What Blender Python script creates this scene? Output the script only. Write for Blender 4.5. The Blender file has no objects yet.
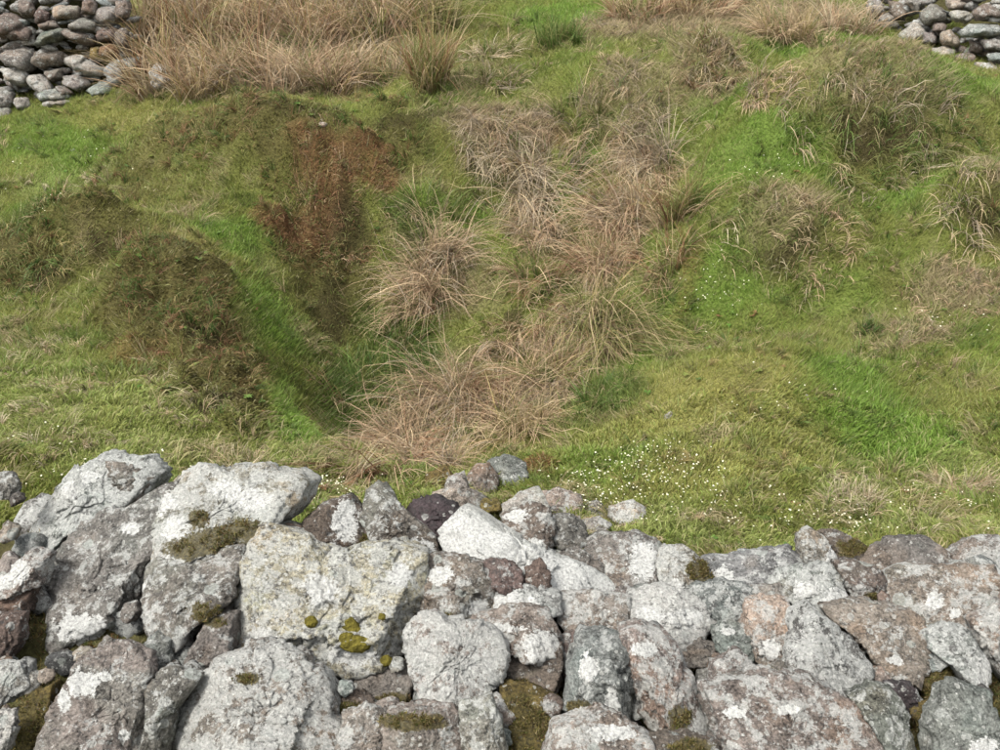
import bpy, bmesh, math, random
import numpy as np
from mathutils import Vector
random.seed(7); RNG = np.random.default_rng(7)
SC = bpy.context.scene; COL = SC.collection
CZ = 2.2                                             # camera height above the datum
PITCH = math.radians(22.0); F = 981.0                # focal length in photo pixels (1000 wide)

# ------------------------------------------------------------------ camera, sky, sun, exposure
cam = bpy.data.cameras.new("camera"); cam_o = bpy.data.objects.new("camera", cam); COL.objects.link(cam_o)
cam_o.location = (0, 0, CZ); cam_o.rotation_euler = (math.pi/2 - PITCH, 0, 0)
cam.sensor_width = 36; cam.lens = F/1000*36; cam.clip_start = .05; cam.clip_end = 2000
SC.camera = cam_o
SUN_EL, SUN_AZ = math.radians(55), math.radians(228)   # azimuth clockwise from +Y: behind the camera, to the left
w = bpy.data.worlds.new("World"); SC.world = w; w.use_nodes = True
nt = w.node_tree; nt.nodes.clear()
sky = nt.nodes.new("ShaderNodeTexSky"); sky.sky_type = 'NISHITA'; sky.sun_disc = False
sky.sun_elevation = SUN_EL; sky.sun_rotation = SUN_AZ; sky.dust_density = 4; sky.air_density = 1.2
hs = nt.nodes.new("ShaderNodeHueSaturation"); hs.inputs['Saturation'].default_value = .18
bg = nt.nodes.new("ShaderNodeBackground"); bg.inputs['Strength'].default_value = .11
wo = nt.nodes.new("ShaderNodeOutputWorld")
nt.links.new(sky.outputs[0], hs.inputs['Color']); nt.links.new(hs.outputs[0], bg.inputs['Color']); nt.links.new(bg.outputs[0], wo.inputs['Surface'])
sl = bpy.data.lights.new("sun", 'SUN'); sl.energy = 1.5; sl.angle = math.radians(15); sl.color = (1, .96, .9)
so = bpy.data.objects.new("sun", sl); COL.objects.link(so)
sdir = Vector((math.sin(SUN_AZ)*math.cos(SUN_EL), math.cos(SUN_AZ)*math.cos(SUN_EL), math.sin(SUN_EL)))
so.rotation_euler = sdir.to_track_quat('Z', 'Y').to_euler(); so.location = (0, 0, 30)
SC.view_settings.view_transform = 'Standard'; SC.view_settings.look = 'None'
SC.view_settings.gamma = 1; SC.view_settings.exposure = 1.62

# ------------------------------------------------------------------ numpy noise
def _hash(i, j, k, s):
    n = (i*374761393 + j*668265263 + k*2147483647*3 + s*974711) & 0xffffffff
    n = ((n ^ (n >> 13))*1274126177) & 0xffffffff
    return ((n ^ (n >> 16)) & 0xffff)/65535.0
def vnoise(P, s=0):                                   # value noise in [-1,1], P (n,3)
    P = np.asarray(P, float); i = np.floor(P).astype(np.int64); f = P-i; f = f*f*f*(f*(f*6-15)+10)
    out = 0
    for dx in (0, 1):
        wx = f[:, 0] if dx else 1-f[:, 0]
        for dy in (0, 1):
            wy = f[:, 1] if dy else 1-f[:, 1]
            for dz in (0, 1):
                wz = f[:, 2] if dz else 1-f[:, 2]
                out = out + wx*wy*wz*_hash(i[:, 0]+dx, i[:, 1]+dy, i[:, 2]+dz, s)
    return out*2-1
def fbm(P, oc=4, s=0, gain=.5):
    a, r, t = 1., 0, 0
    for o in range(oc):
        r = r + a*vnoise(P*(2.03**o)+o*17.3, s+o); t += a; a *= gain
    return r/t
def n2(x, y, sc, oc=3, s=0):
    x = np.atleast_1d(x).astype(float); y = np.atleast_1d(y).astype(float)
    return fbm(np.stack([x.ravel()*sc, y.ravel()*sc, np.full(x.size, .37)], 1), oc, s).reshape(x.shape)
def sstep(a, b, x):
    t = np.clip((x-a)/(b-a), 0, 1); return t*t*(3-2*t)

# ------------------------------------------------------------------ where a photographed point stands (metres, camera at origin, then +CZ)
CP, SP = math.cos(PITCH), math.sin(PITCH)
def ray(u, v):
    a, b = (u-500)/F, (375-v)/F
    return np.array([a, CP+b*SP, -SP+b*CP])
def at_depth(u, v, Y):
    r = ray(u, v); return r*(Y/r[1])+np.array([0, 0, CZ])
def project(P):
    q = P-np.array([0, 0, CZ]); d = q[..., 1]*CP-q[..., 2]*SP; up = q[..., 1]*SP+q[..., 2]*CP
    d = np.where(np.abs(d) < 1e-4, 1e-4, d)
    return 500+F*q[..., 0]/d, 375-F*up/d, d

# ------------------------------------------------------------------ terrain heights
CTRL = [(0,480,3.9),(0,400,5.0),(0,300,6.8),(0,250,7.8),(0,180,9.2),(0,115,11.2),
 (120,480,4.0),(120,400,5.2),(120,330,6.4),(120,200,8.8),(120,110,11.0),
 (250,480,4.0),(240,445,4.6),(200,380,5.6),(272,400,5.7),(250,330,6.6),(250,250,8.0),(250,180,8.8),(250,122,9.8),(250,95,11.0),
 (330,455,5.9),(345,435,6.6),(350,390,7.35),(350,330,8.0),(340,250,8.6),(350,190,9.0),(350,130,9.5),(350,95,10.8),
 (400,492,4.2),(400,460,6.4),(430,400,7.3),(430,300,8.3),(430,160,9.3),
 (500,505,4.2),(500,475,5.1),(500,430,6.5),(500,370,7.4),(500,300,7.9),(500,220,9.1),(500,150,9.8),(500,95,10.6),(500,50,11.8),(500,5,13.3),
 (600,505,4.3),(600,430,5.7),(600,380,6.6),(600,320,7.8),(640,200,9.2),(620,100,10.3),
 (700,530,3.9),(700,450,4.9),(720,400,5.5),(730,362,5.95),(720,330,7.2),(720,260,7.7),(720,180,8.7),(720,100,10.1),(720,50,11.2),
 (800,352,6.1),(820,320,7.2),(800,440,5.1),(880,250,7.9),(880,180,8.6),(880,112,9.2),(880,72,10.6),
 (1000,550,3.8),(900,500,4.5),(900,430,5.5),(860,480,4.9),(1000,400,5.6),(1000,300,7.0),(1000,200,8.2),(1000,120,9.0),(1000,78,10.4),
 (860,15,12.8),(200,20,13.2)]
P0 = [at_depth(*c) for c in CTRL]
P0 += [np.array(p, float) for p in [(-9,12,1.2),(9,12,1.4),(-9,7,.4),(9,7,.3),(-7,3.5,.1),(7,3.5,0),(0,2.6,.0),(-3,2.6,.1),(3,2.6,-.1),
                                    (0,-2,-.1),(-7,-1,-.1),(7,-1,-.1),(-4,16,2.6),(4,16,2.6),(-10,16,2.3),(10,16,2.4)]]
P0 = np.array(P0)
def _tps(r2): return np.where(r2 > 1e-12, r2*np.log(r2+1e-12), 0)
def fit(P, lam=.03):
    n = len(P); d = ((P[:, None, :2]-P[None, :, :2])**2).sum(-1)
    A = np.zeros((n+3, n+3)); A[:n, :n] = _tps(d)+lam*np.eye(n)
    A[:n, n] = 1; A[:n, n+1:] = P[:, :2]; A[n:, :n] = A[:n, n:].T
    return np.linalg.solve(A, np.concatenate([P[:, 2], [0, 0, 0]]))
WT = fit(P0)
def base_h(x, y):
    x = np.atleast_1d(x).astype(float); y = np.atleast_1d(y).astype(float); sh = x.shape; x = x.ravel(); y = y.ravel()
    out = WT[-3]+WT[-2]*x+WT[-1]*y
    for i in range(len(P0)): out = out+WT[i]*_tps((x-P0[i, 0])**2+(y-P0[i, 1])**2)
    g = np.where(y < 3, 0, .13*(y-3)); g = g+np.where(y > 12, .12*(y-12), 0)
    g = np.where(y > 80, .13*77+.12*68+(y-80)*.01, g)
    g = g+n2(x, y, .05, 2, 5)*np.clip(np.hypot(x, y-7)/40, 0, 1)*2.5
    b = sstep(8.5, 13, np.hypot(x, y-7))
    return (out*(1-b)+g*b).reshape(sh)
# fine grid over the pit
GX0, GX1, GY0, GY1, GS = -9.0, 9.0, 2.0, 17.0, .045
gx = np.arange(GX0, GX1+1e-6, GS); gy = np.arange(GY0, GY1+1e-6, GS)
HX, HY = np.meshgrid(gx, gy)
HG = base_h(HX, HY)
def sample(G, x, y):
    fx = np.clip((np.asarray(x)-GX0)/GS, 0, len(gx)-1.001); fy = np.clip((np.asarray(y)-GY0)/GS, 0, len(gy)-1.001)
    i = fx.astype(int); j = fy.astype(int); a = fx-i; b = fy-j
    return (G[j, i]*(1-a)+G[j, i+1]*a)*(1-b)+(G[j+1, i]*(1-a)+G[j+1, i+1]*a)*b
def hit(u, v, G=None):
    G = HG if G is None else G
    r = ray(u, v); t = np.linspace(3.3, 16.5, 3000); P = r[None]*(t/r[1])[:, None]; z = P[:, 2]+CZ
    below = z < sample(G, P[:, 0], P[:, 1])
    k = np.argmax(below) if below.any() else len(t)-1
    return np.array([P[k, 0], P[k, 1], float(sample(G, P[k, 0], P[k, 1]))])
# zones of vegetation, plus K, peat-dark colour painting shade under hummocks and into gaps: (kind, u, v, ru, rv, strength), turned into ellipses on the ground
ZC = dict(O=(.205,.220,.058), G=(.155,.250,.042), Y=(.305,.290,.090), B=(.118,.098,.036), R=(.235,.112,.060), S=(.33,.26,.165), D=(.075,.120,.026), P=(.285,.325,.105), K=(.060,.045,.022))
ZL = dict(O=.045, G=.050, Y=.030, B=.030, R=.035, S=.10, D=.09, P=.042, K=.02)
ZONES = [('G',60,150,70,35,.8),('G',60,225,60,18,.8),('G',230,245,45,25,.9),('G',270,330,38,40,.8),('G',290,420,36,45,1),('G',750,180,75,30,.9),('G',720,290,55,35,.7),
 ('G',850,375,60,25,.9),('G',895,445,70,38,.95),('G',560,15,60,20,.9),('G',840,55,80,20,.9),('G',960,95,60,20,.8),('G',720,120,30,20,.6),('G',600,470,60,30,.5),('G',430,215,50,20,.6),
 ('G',880,215,85,14,.8),('G',980,350,40,30,.5),('G',560,215,25,20,.7),('G',620,360,40,20,.6),('G',400,110,80,12,.4),('G',820,310,60,20,.4),
 ('B',210,140,105,24,.85),('B',130,190,60,25,.6),('B',170,310,75,48,.97),('B',212,375,62,52,1),('B',238,415,26,34,.9),('B',310,170,60,40,.6),('B',320,250,50,40,.95),('B',30,280,48,18,.9),
 ('B',340,310,50,40,.7),('B',105,262,50,25,.7),('B',930,150,70,25,.5),('B',400,150,45,18,.7),('B',395,120,30,8,.7),('B',860,215,30,15,.5),('B',985,240,25,20,.5),('B',770,275,60,10,.4),
 ('R',350,192,60,28,.65),('R',308,230,50,26,.6),('R',375,165,30,12,.5),('R',120,362,26,14,.35),('R',545,150,25,15,.6),('R',545,475,25,12,.6),('R',690,250,12,80,.35),
 ('S',500,150,60,30,.9),('S',645,200,36,60,.6),('S',630,110,45,45,.5),('S',530,220,28,50,.6),('S',605,275,38,28,.6),('S',450,290,60,34,.5),('S',450,425,70,40,.75),('S',385,465,40,25,.6),
 ('S',540,400,36,40,.5),('S',870,115,80,30,.45),('S',780,240,50,26,.5),('S',705,85,40,30,.5),('S',280,60,170,40,.8),('S',720,20,150,22,.8),('S',960,300,60,26,.6),('S',900,340,50,14,.4),('S',990,205,30,25,.6),('S',460,90,30,20,.3),
 ('P',100,425,130,35,.55),('P',40,390,60,50,.45),('P',120,458,110,20,.6),('P',245,462,60,18,.6),('P',330,492,70,16,.9),('P',850,500,50,26,.9),('P',960,485,50,28,.8),('P',640,530,90,22,.8),
 ('P',760,545,90,16,.8),('P',960,530,90,16,.8),('P',70,190,60,22,.5),('P',500,503,60,10,.6),
 ('Y',680,395,75,35,.8),('Y',745,368,60,20,.7),('Y',700,475,90,28,.6),('Y',320,110,120,15,.5),('Y',120,120,70,20,.6),('Y',190,270,40,18,.5),('Y',800,450,50,25,.4),('Y',30,165,30,10,.5),('Y',780,400,60,30,.4),
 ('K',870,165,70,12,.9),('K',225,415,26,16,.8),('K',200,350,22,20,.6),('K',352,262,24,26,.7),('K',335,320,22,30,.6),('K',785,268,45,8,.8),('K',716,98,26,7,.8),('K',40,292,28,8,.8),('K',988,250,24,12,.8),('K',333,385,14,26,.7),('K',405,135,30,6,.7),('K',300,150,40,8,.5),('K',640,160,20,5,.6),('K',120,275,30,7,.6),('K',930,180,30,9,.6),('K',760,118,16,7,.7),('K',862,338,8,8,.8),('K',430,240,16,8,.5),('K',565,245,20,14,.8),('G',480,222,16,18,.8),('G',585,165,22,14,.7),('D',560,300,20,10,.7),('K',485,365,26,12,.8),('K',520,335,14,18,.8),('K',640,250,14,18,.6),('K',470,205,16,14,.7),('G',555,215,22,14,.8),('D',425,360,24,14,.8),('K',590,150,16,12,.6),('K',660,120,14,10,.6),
 ('D',400,375,45,32,.95),('D',368,405,35,45,.8),('D',340,425,25,35,.6),('D',420,250,25,20,.5),('D',600,395,40,18,.6),('D',390,335,40,16,.7),('D',660,300,18,30,.4),('D',35,262,30,8,.5)]
ZE = []
for k, u, v, ru, rv, s in ZONES:
    p = hit(u, v)[:2]; a = hit(u+ru, v)[:2]-p; b1 = hit(u, max(v-rv, 2))[:2]-p; b2 = p-hit(u, min(v+rv, 560))[:2]; b = (b1+b2)/2
    a[1] = np.clip(a[1], -abs(a[0])*.8, abs(a[0])*.8); a[0] = max(a[0], ru*p[1]/F*.8)
    lim = rv*p[1]/F*3.2; nb = np.linalg.norm(b); b = b*min(1, lim/max(nb, 1e-6))
    ZE.append((k, p, np.linalg.inv(np.array([a, b]).T+1e-5*np.eye(2)), s))
KEYS = list(ZC)
def zones(x, y):
    """weights (n, kinds) of each vegetation kind, and of the painted shade K, at ground points, ragged by noise"""
    wx = x+.16*n2(x, y, 2.2, 4, 11); wy = y+.16*n2(x, y, 2.2, 4, 12); brk = n2(x, y, 7, 3, 13)
    W = np.zeros((len(x), len(KEYS))); W[:, 0] = .8
    W[:, 6] += .5*sstep(.2, .6, n2(x, y, 4.1, 3, 19)); W[:, 7] += .5*sstep(.15, .5, n2(x, y, 2.4, 4, 20))
    W[:, 1] += .4*sstep(.05, .6, n2(x, y, 1.1, 3, 14)); W[:, 2] += .6*sstep(.05, .5, n2(x, y, 1.5, 3, 15)); W[:, 5] += .45*sstep(.15, .6, n2(x, y, 3.2, 3, 16)); W[:, 3] += .4*sstep(.2, .6, n2(x, y, 2.6, 3, 18))
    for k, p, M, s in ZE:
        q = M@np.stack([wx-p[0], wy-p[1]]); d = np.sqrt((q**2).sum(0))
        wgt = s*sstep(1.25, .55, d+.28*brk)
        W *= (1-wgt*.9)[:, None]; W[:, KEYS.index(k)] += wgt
    return W/W.sum(1, keepdims=True)
# hummocks (u, v of centre, radius m, height m) and rough ground
for u, v, r, h in [(870,130,.75,.48),(780,245,.5,.28),(712,75,.4,.28),(770,100,.35,.15),(500,160,.5,.18),(610,215,.45,.12),(440,290,.5,.18),(590,345,.42,.2),(440,420,.5,.18),(990,225,.4,.22),
                   (190,300,.6,.18),(30,270,.45,.28),(210,150,.6,.18),(300,175,.45,.25),(120,330,.4,.14),(70,240,.4,.15),(350,235,.35,.2),(950,250,.35,.2),(860,300,.35,.15),(740,160,.3,.15),(580,90,.35,.18),(420,100,.35,.15),(640,130,.5,.15),(930,300,.5,.1),(400,130,.35,.12),(130,240,.5,.12),(850,500,.3,.07),(960,480,.3,.07),(100,420,.5,.06)]:
    p = hit(u, v); dyy = HY-p[1]-.1; d = np.hypot((HX-p[0]+.12*n2(HX, HY, 3, 2, 51))/1.35, np.where(dyy < 0, dyy*1.55, dyy*.75))/r; HG = HG+h*np.exp(-(d**2.6))
ZW = zones(HX.ravel(), HY.ravel()).reshape(HX.shape+(len(KEYS),))
rough = ZW[..., 3]+ZW[..., 4]+.7*ZW[..., 5]+.25
near = sstep(17, 15, HY)*sstep(2.0, 2.8, HY)*sstep(9, 8, np.abs(HX))
HG = HG+near*(.05*n2(HX, HY, 1.3, 2, 21)+rough*(.15*np.abs(n2(HX, HY, 2.4, 2, 22))+.10*n2(HX, HY, 5.5, 2, 23))+.035*n2(HX, HY, 8, 2, 24)+(ZW[..., 3]+ZW[..., 4]+ZW[..., 8])*(.13*np.abs(n2(HX, HY, 4.2, 2, 25))+.07*n2(HX, HY, 9, 2, 26)))
def H(x, y): return sample(HG, x, y)

# ------------------------------------------------------------------ mesh and object helpers
def mesh_np(name, V, T, mats, cols=None, smooth=False, extra=None):
    me = bpy.data.meshes.new(name); V = np.ascontiguousarray(V, np.float32); T = np.ascontiguousarray(T, np.int32)
    me.vertices.add(len(V)); me.vertices.foreach_set('co', V.ravel())
    k = T.shape[1]; me.loops.add(T.size); me.loops.foreach_set('vertex_index', T.ravel())
    me.polygons.add(len(T)); me.polygons.foreach_set('loop_start', np.arange(0, T.size, k, dtype=np.int32))
    try: me.polygons.foreach_set('loop_total', np.full(len(T), k, np.int32))
    except Exception: pass
    if smooth: me.polygons.foreach_set('use_smooth', np.ones(len(T), bool))
    for nm, C in ([('col', cols)] if cols is not None else [])+list((extra or {}).items()):
        a = me.attributes.new(nm, 'FLOAT_COLOR', 'POINT'); C = np.asarray(C, np.float32)
        if C.shape[1] == 3: C = np.concatenate([C, np.ones((len(C), 1), np.float32)], 1)
        a.data.foreach_set('color', np.ascontiguousarray(C).ravel())
    me.update(calc_edges=True); me.validate()
    for m in mats: me.materials.append(m)
    return me
def link(name, me, parent=None, loc=None):
    o = bpy.data.objects.new(name, me); COL.objects.link(o)
    if parent is not None:
        o.parent = parent
        if loc is not None: o.location = Vector(loc)-parent.location
    elif loc is not None: o.location = Vector(loc)
    return o
def empty(name, loc, label, cat, group=None):
    o = bpy.data.objects.new(name, None); COL.objects.link(o); o.location = Vector([float(c) for c in loc]); o.empty_display_size = .1
    o['label'] = label; o['category'] = cat
    if group: o['group'] = group
    return o

# ------------------------------------------------------------------ materials
def new_mat(name):
    m = bpy.data.materials.new(name); m.use_nodes = True; n = m.node_tree; n.nodes.clear(); return m, n
class N:
    def __init__(s, nt): s.t = nt
    def a(s, typ, **kw):
        n = s.t.nodes.new(typ)
        for k, v in kw.items(): setattr(n, k, v)
        return n
    def l(s, a, b): s.t.links.new(a, b)
    def math(s, op, a, b=None, c=None, clamp=False):
        n = s.a('ShaderNodeMath', operation=op); n.use_clamp = clamp
        for i, x in enumerate((a, b, c)):
            if x is None: continue
            if isinstance(x, (int, float)): n.inputs[i].default_value = x
            else: s.l(x, n.inputs[i])
        return n.outputs[0]
    def ramp(s, x, lo, hi):
        n = s.a('ShaderNodeMapRange', interpolation_type='SMOOTHSTEP'); s.l(x, n.inputs['Value'])
        n.inputs['From Min'].default_value = lo; n.inputs['From Max'].default_value = hi; return n.outputs[0]
    def noise(s, vec, scale, detail=4, rough=.6, dist=0):
        n = s.a('ShaderNodeTexNoise'); n.inputs['Scale'].default_value = scale; n.inputs['Detail'].default_value = detail
        n.inputs['Roughness'].default_value = rough; n.inputs['Distortion'].default_value = dist; s.l(vec, n.inputs['Vector']); return n.outputs['Fac']
    def mix(s, f, a, b, mode='MIX'):
        n = s.a('ShaderNodeMix', data_type='RGBA', blend_type=mode)
        for i, x in ((0, f), (6, a), (7, b)):
            if isinstance(x, (int, float)): n.inputs[i].default_value = x
            elif isinstance(x, tuple): n.inputs[i].default_value = x+(1,)
            else: s.l(x, n.inputs[i])
        return n.outputs[2]
def leaf_mat(name, trans=.35, rough=.55):
    m, t = new_mat(name); n = N(t); at = n.a('ShaderNodeAttribute', attribute_name='col')
    p = n.a('ShaderNodeBsdfPrincipled'); p.inputs['Roughness'].default_value = rough; p.inputs['Specular IOR Level'].default_value = .25
    tr = n.a('ShaderNodeBsdfTranslucent'); ms = n.a('ShaderNodeMixShader'); ms.inputs[0].default_value = trans
    n.l(at.outputs['Color'], p.inputs['Base Color']); n.l(at.outputs['Color'], tr.inputs['Color'])
    n.l(p.outputs[0], ms.inputs[1]); n.l(tr.outputs[0], ms.inputs[2]); o = n.a('ShaderNodeOutputMaterial'); n.l(ms.outputs[0], o.inputs['Surface']); return m
M_GRASS = leaf_mat('grass_blades', .45); M_RUSH = leaf_mat('dead_rush', .35, .5); M_PETAL = leaf_mat('petals', .3, .6); M_MOSS = leaf_mat('moss_fronds', .2, .8)
def soil_mat(name, attr=True, c=(.05, .045, .02)):
    m, t = new_mat(name); n = N(t); tc = n.a('ShaderNodeTexCoord'); v = tc.outputs['Object']
    f1 = n.noise(v, 9, 5); f2 = n.noise(v, 55, 4)
    p = n.a('ShaderNodeBsdfPrincipled'); p.inputs['Roughness'].default_value = .95; p.inputs['Specular IOR Level'].default_value = .1
    if attr: base = n.a('ShaderNodeAttribute', attribute_name='col').outputs['Color']
    else: base = n.mix(n.ramp(f1, .35, .65), c, (.055, .052, .02))
    k = n.math('MULTIPLY_ADD', n.ramp(f2, .25, .75), .9, .55)
    cc = n.a('ShaderNodeCombineColor'); [n.l(k, cc.inputs[i]) for i in range(3)]
    n.l(n.mix(1., base, cc.outputs[0], 'MULTIPLY'), p.inputs['Base Color'])
    b = n.a('ShaderNodeBump'); b.inputs['Strength'].default_value = .9; b.inputs['Distance'].default_value = .02; n.l(n.math('ADD', f1, f2), b.inputs['Height']); n.l(b.outputs[0], p.inputs['Normal'])
    o = n.a('ShaderNodeOutputMaterial'); n.l(p.outputs[0], o.inputs['Surface']); return m
M_GROUND = soil_mat('turf_soil'); M_EARTH = soil_mat('mossy_earth', False)
def rock_mat():
    m, t = new_mat('lichened_rock'); n = N(t); tc = n.a('ShaderNodeTexCoord'); oi = n.a('ShaderNodeObjectInfo')
    off = n.a('ShaderNodeVectorMath', operation='MULTIPLY_ADD'); cmb = n.a('ShaderNodeCombineXYZ'); [n.l(oi.outputs['Random'], cmb.inputs[i]) for i in range(3)]
    n.l(cmb.outputs[0], off.inputs[0]); off.inputs[1].default_value = (37, 53, 71); n.l(tc.outputs['Object'], off.inputs[2]); v = off.outputs[0]
    tint = n.a('ShaderNodeAttribute', attribute_name='col'); mk = n.a('ShaderNodeAttribute', attribute_name='marks'); sp = n.a('ShaderNodeSeparateColor'); n.l(mk.outputs['Color'], sp.inputs[0])
    white, moss, lich = sp.outputs[0], sp.outputs[1], sp.outputs[2]
    big = n.noise(v, 8, 5, .65, .1); med = n.noise(v, 34, 6, .72); fine = n.noise(v, 120, 4, .75); gr = n.noise(v, 260, 3, .75)
    # mineral tone
    k = n.math('ADD', n.math('MULTIPLY_ADD', n.ramp(big, .3, .7), .55, .70), n.math('MULTIPLY', n.math('SUBTRACT', n.ramp(med, .3, .7), .5), .75))
    k = n.math('ADD', k, n.math('MULTIPLY', n.math('SUBTRACT', n.ramp(fine, .32, .68), .5), .95))
    cc = n.a('ShaderNodeCombineColor'); [n.l(k, cc.inputs[i]) for i in range(3)]
    c = n.mix(1., tint.outputs['Color'], cc.outputs[0], 'MULTIPLY')
    hue = n.noise(v, 4.5, 3, .5, .6)
    c = n.mix(n.math('MULTIPLY', n.ramp(hue, .54, .7), .55), c, n.mix(1., c, (1.20, .97, .78), 'MULTIPLY'))      # iron and feldspar stains
    c = n.mix(n.math('MULTIPLY', n.ramp(hue, .46, .32), .5), c, n.mix(1., c, (.86, 1.02, 1.0), 'MULTIPLY'))
    # grey-white crustose lichen: ragged specks and patches
    pn = n.noise(v, 18, 7, .76, .15); pt = n.math('ADD', pn, n.math('MULTIPLY', lich, .22))
    c = n.mix(n.math('MULTIPLY', n.ramp(pt, .62, .68), .72), c, n.mix(n.ramp(fine, .3, .7), (.30, .31, .29), (.50, .50, .47)))
    sn = n.math('ADD', n.noise(v, 75, 5, .75), n.math('MULTIPLY', lich, .1))
    c = n.mix(n.math('MULTIPLY', n.ramp(sn, .63, .70), .6), c, (.58, .58, .54))
    # round crusty rosettes, a few on each stone
    wv = n.a('ShaderNodeVectorMath', operation='MULTIPLY_ADD'); nn_ = n.a('ShaderNodeTexNoise'); nn_.inputs['Scale'].default_value = 70; nn_.inputs['Detail'].default_value = 4; n.l(v, nn_.inputs['Vector']); n.l(nn_.outputs['Color'], wv.inputs[0]); wv.inputs[1].default_value = (.012, .012, .012); n.l(v, wv.inputs[2])
    for sc_, thr, colr in ((22, .80, (.42, .43, .40)), (48, .78, (.50, .50, .46)), (14, .90, (.36, .385, .35))):
        vo = n.a('ShaderNodeTexVoronoi'); vo.inputs['Scale'].default_value = sc_; n.l(wv.outputs[0], vo.inputs['Vector']); sc2 = n.a('ShaderNodeSeparateColor'); n.l(vo.outputs['Color'], sc2.inputs[0])
        rad = n.math('MULTIPLY_ADD', sc2.outputs[1], .22, .16); ins = n.ramp(n.math('SUBTRACT', rad, vo.outputs['Distance']), 0, .05); on = n.math('GREATER_THAN', sc2.outputs[0], thr)
        rim = n.ramp(n.math('SUBTRACT', rad, vo.outputs['Distance']), .11, .02)
        c = n.mix(n.math('MULTIPLY', n.math('MULTIPLY', ins, on), n.math('MULTIPLY_ADD', rim, .35, .5)), c, n.mix(n.ramp(fine, .3, .7), tuple(x*.7 for x in colr), colr))
    # black lichen and pits
    dn = n.noise(v, 44, 6, .78)
    c = n.mix(n.math('MULTIPLY', n.ramp(n.math('MULTIPLY_ADD', oi.outputs['Random'], -.06, n.math('ADD', dn, .03)), .44, .36), .78), c, (.055, .052, .05))
    c = n.mix(n.math('MULTIPLY', n.ramp(gr, .36, .26), .5), c, (.07, .065, .06))
    cn = n.noise(v, 5.5, 3, .55, .9); crack = n.ramp(n.math('ABSOLUTE', n.math('SUBTRACT', cn, .5)), .006, .001)
    c = n.mix(n.math('MULTIPLY', crack, n.ramp(big, .58, .66)), c, (.05, .042, .035))
    # marked white patches
    wm = n.math('ADD', white, n.math('ADD', n.math('MULTIPLY', n.math('SUBTRACT', med, .5), 1.9), n.math('MULTIPLY', n.math('SUBTRACT', fine, .5), .8)))
    wf = n.math('MULTIPLY', n.ramp(wm, .47, .54), n.ramp(white, .02, .2))
    c = n.mix(n.math('MULTIPLY', wf, .93), c, n.mix(n.ramp(fine, .3, .62), (.27, .27, .255), (.57, .57, .54)))
    # moss stains: marked, and in upward hollows
    mm = n.math('ADD', moss, n.math('MULTIPLY', n.math('SUBTRACT', n.noise(v, 22, 6, .75), .5), 2.4)); mf = n.math('MULTIPLY', n.ramp(mm, .42, .62), n.ramp(moss, .01, .2))
    c = n.mix(n.math('MULTIPLY', mf, .9), c, n.mix(n.ramp(fine, .3, .7), (.03, .026, .012), (.115, .092, .03)))
    p = n.a('ShaderNodeBsdfPrincipled'); p.inputs['Roughness'].default_value = .88; p.inputs['Specular IOR Level'].default_value = .2
    n.l(c, p.inputs['Base Color'])
    b1 = n.a('ShaderNodeBump'); b1.inputs['Strength'].default_value = .85; b1.inputs['Distance'].default_value = .022; n.l(n.math('SUBTRACT', n.math('ADD', med, n.math('MULTIPLY', dn, .6)), n.math('MULTIPLY', crack, .12)), b1.inputs['Height'])
    b2 = n.a('ShaderNodeBump'); b2.inputs['Strength'].default_value = .8; b2.inputs['Distance'].default_value = .006; n.l(n.math('ADD', fine, gr), b2.inputs['Height']); n.l(b1.outputs[0], b2.inputs['Normal']); n.l(b2.outputs[0], p.inputs['Normal'])
    o = n.a('ShaderNodeOutputMaterial'); n.l(p.outputs[0], o.inputs['Surface']); return m
M_ROCK = rock_mat()

# ------------------------------------------------------------------ the ground sheet
def ground():
    out = [17.5, 18.5, 20, 22.5, 26, 31, 38, 48, 62, 80, 110, 150, 210, 300, 420]
    xs = np.concatenate([-np.array([420,300,200,130,90,60,42,30,22,17,13.5,11.5,10,9.4]), gx[::1], np.array([9.4,10,11.5,13.5,17,22,30,42,60,90,130,200,300,420])])
    ys = np.concatenate([[-300,-120,-50,-20,-8,-4,-2,-.5,.6,1.3,1.7], gy, np.array(out)])
    X, Y = np.meshgrid(xs, ys); Z = base_h(X, Y)
    i0 = 14; j0 = 11; Z[j0:j0+len(gy), i0:i0+len(gx)] = HG
    V = np.stack([X.ravel(), Y.ravel(), Z.ravel()], 1); nx, ny = len(xs), len(ys)
    I = (np.arange(ny-1)[:, None]*nx+np.arange(nx-1)[None]).ravel(); Q = np.stack([I, I+1, I+nx+1, I+nx], 1)
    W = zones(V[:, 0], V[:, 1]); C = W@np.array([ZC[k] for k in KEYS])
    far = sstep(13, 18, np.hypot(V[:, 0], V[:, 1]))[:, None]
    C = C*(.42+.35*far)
    me = mesh_np('ground', V, Q, [M_GROUND], C, True)
    o = link('ground', me); o['kind'] = 'structure'
ground()

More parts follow.
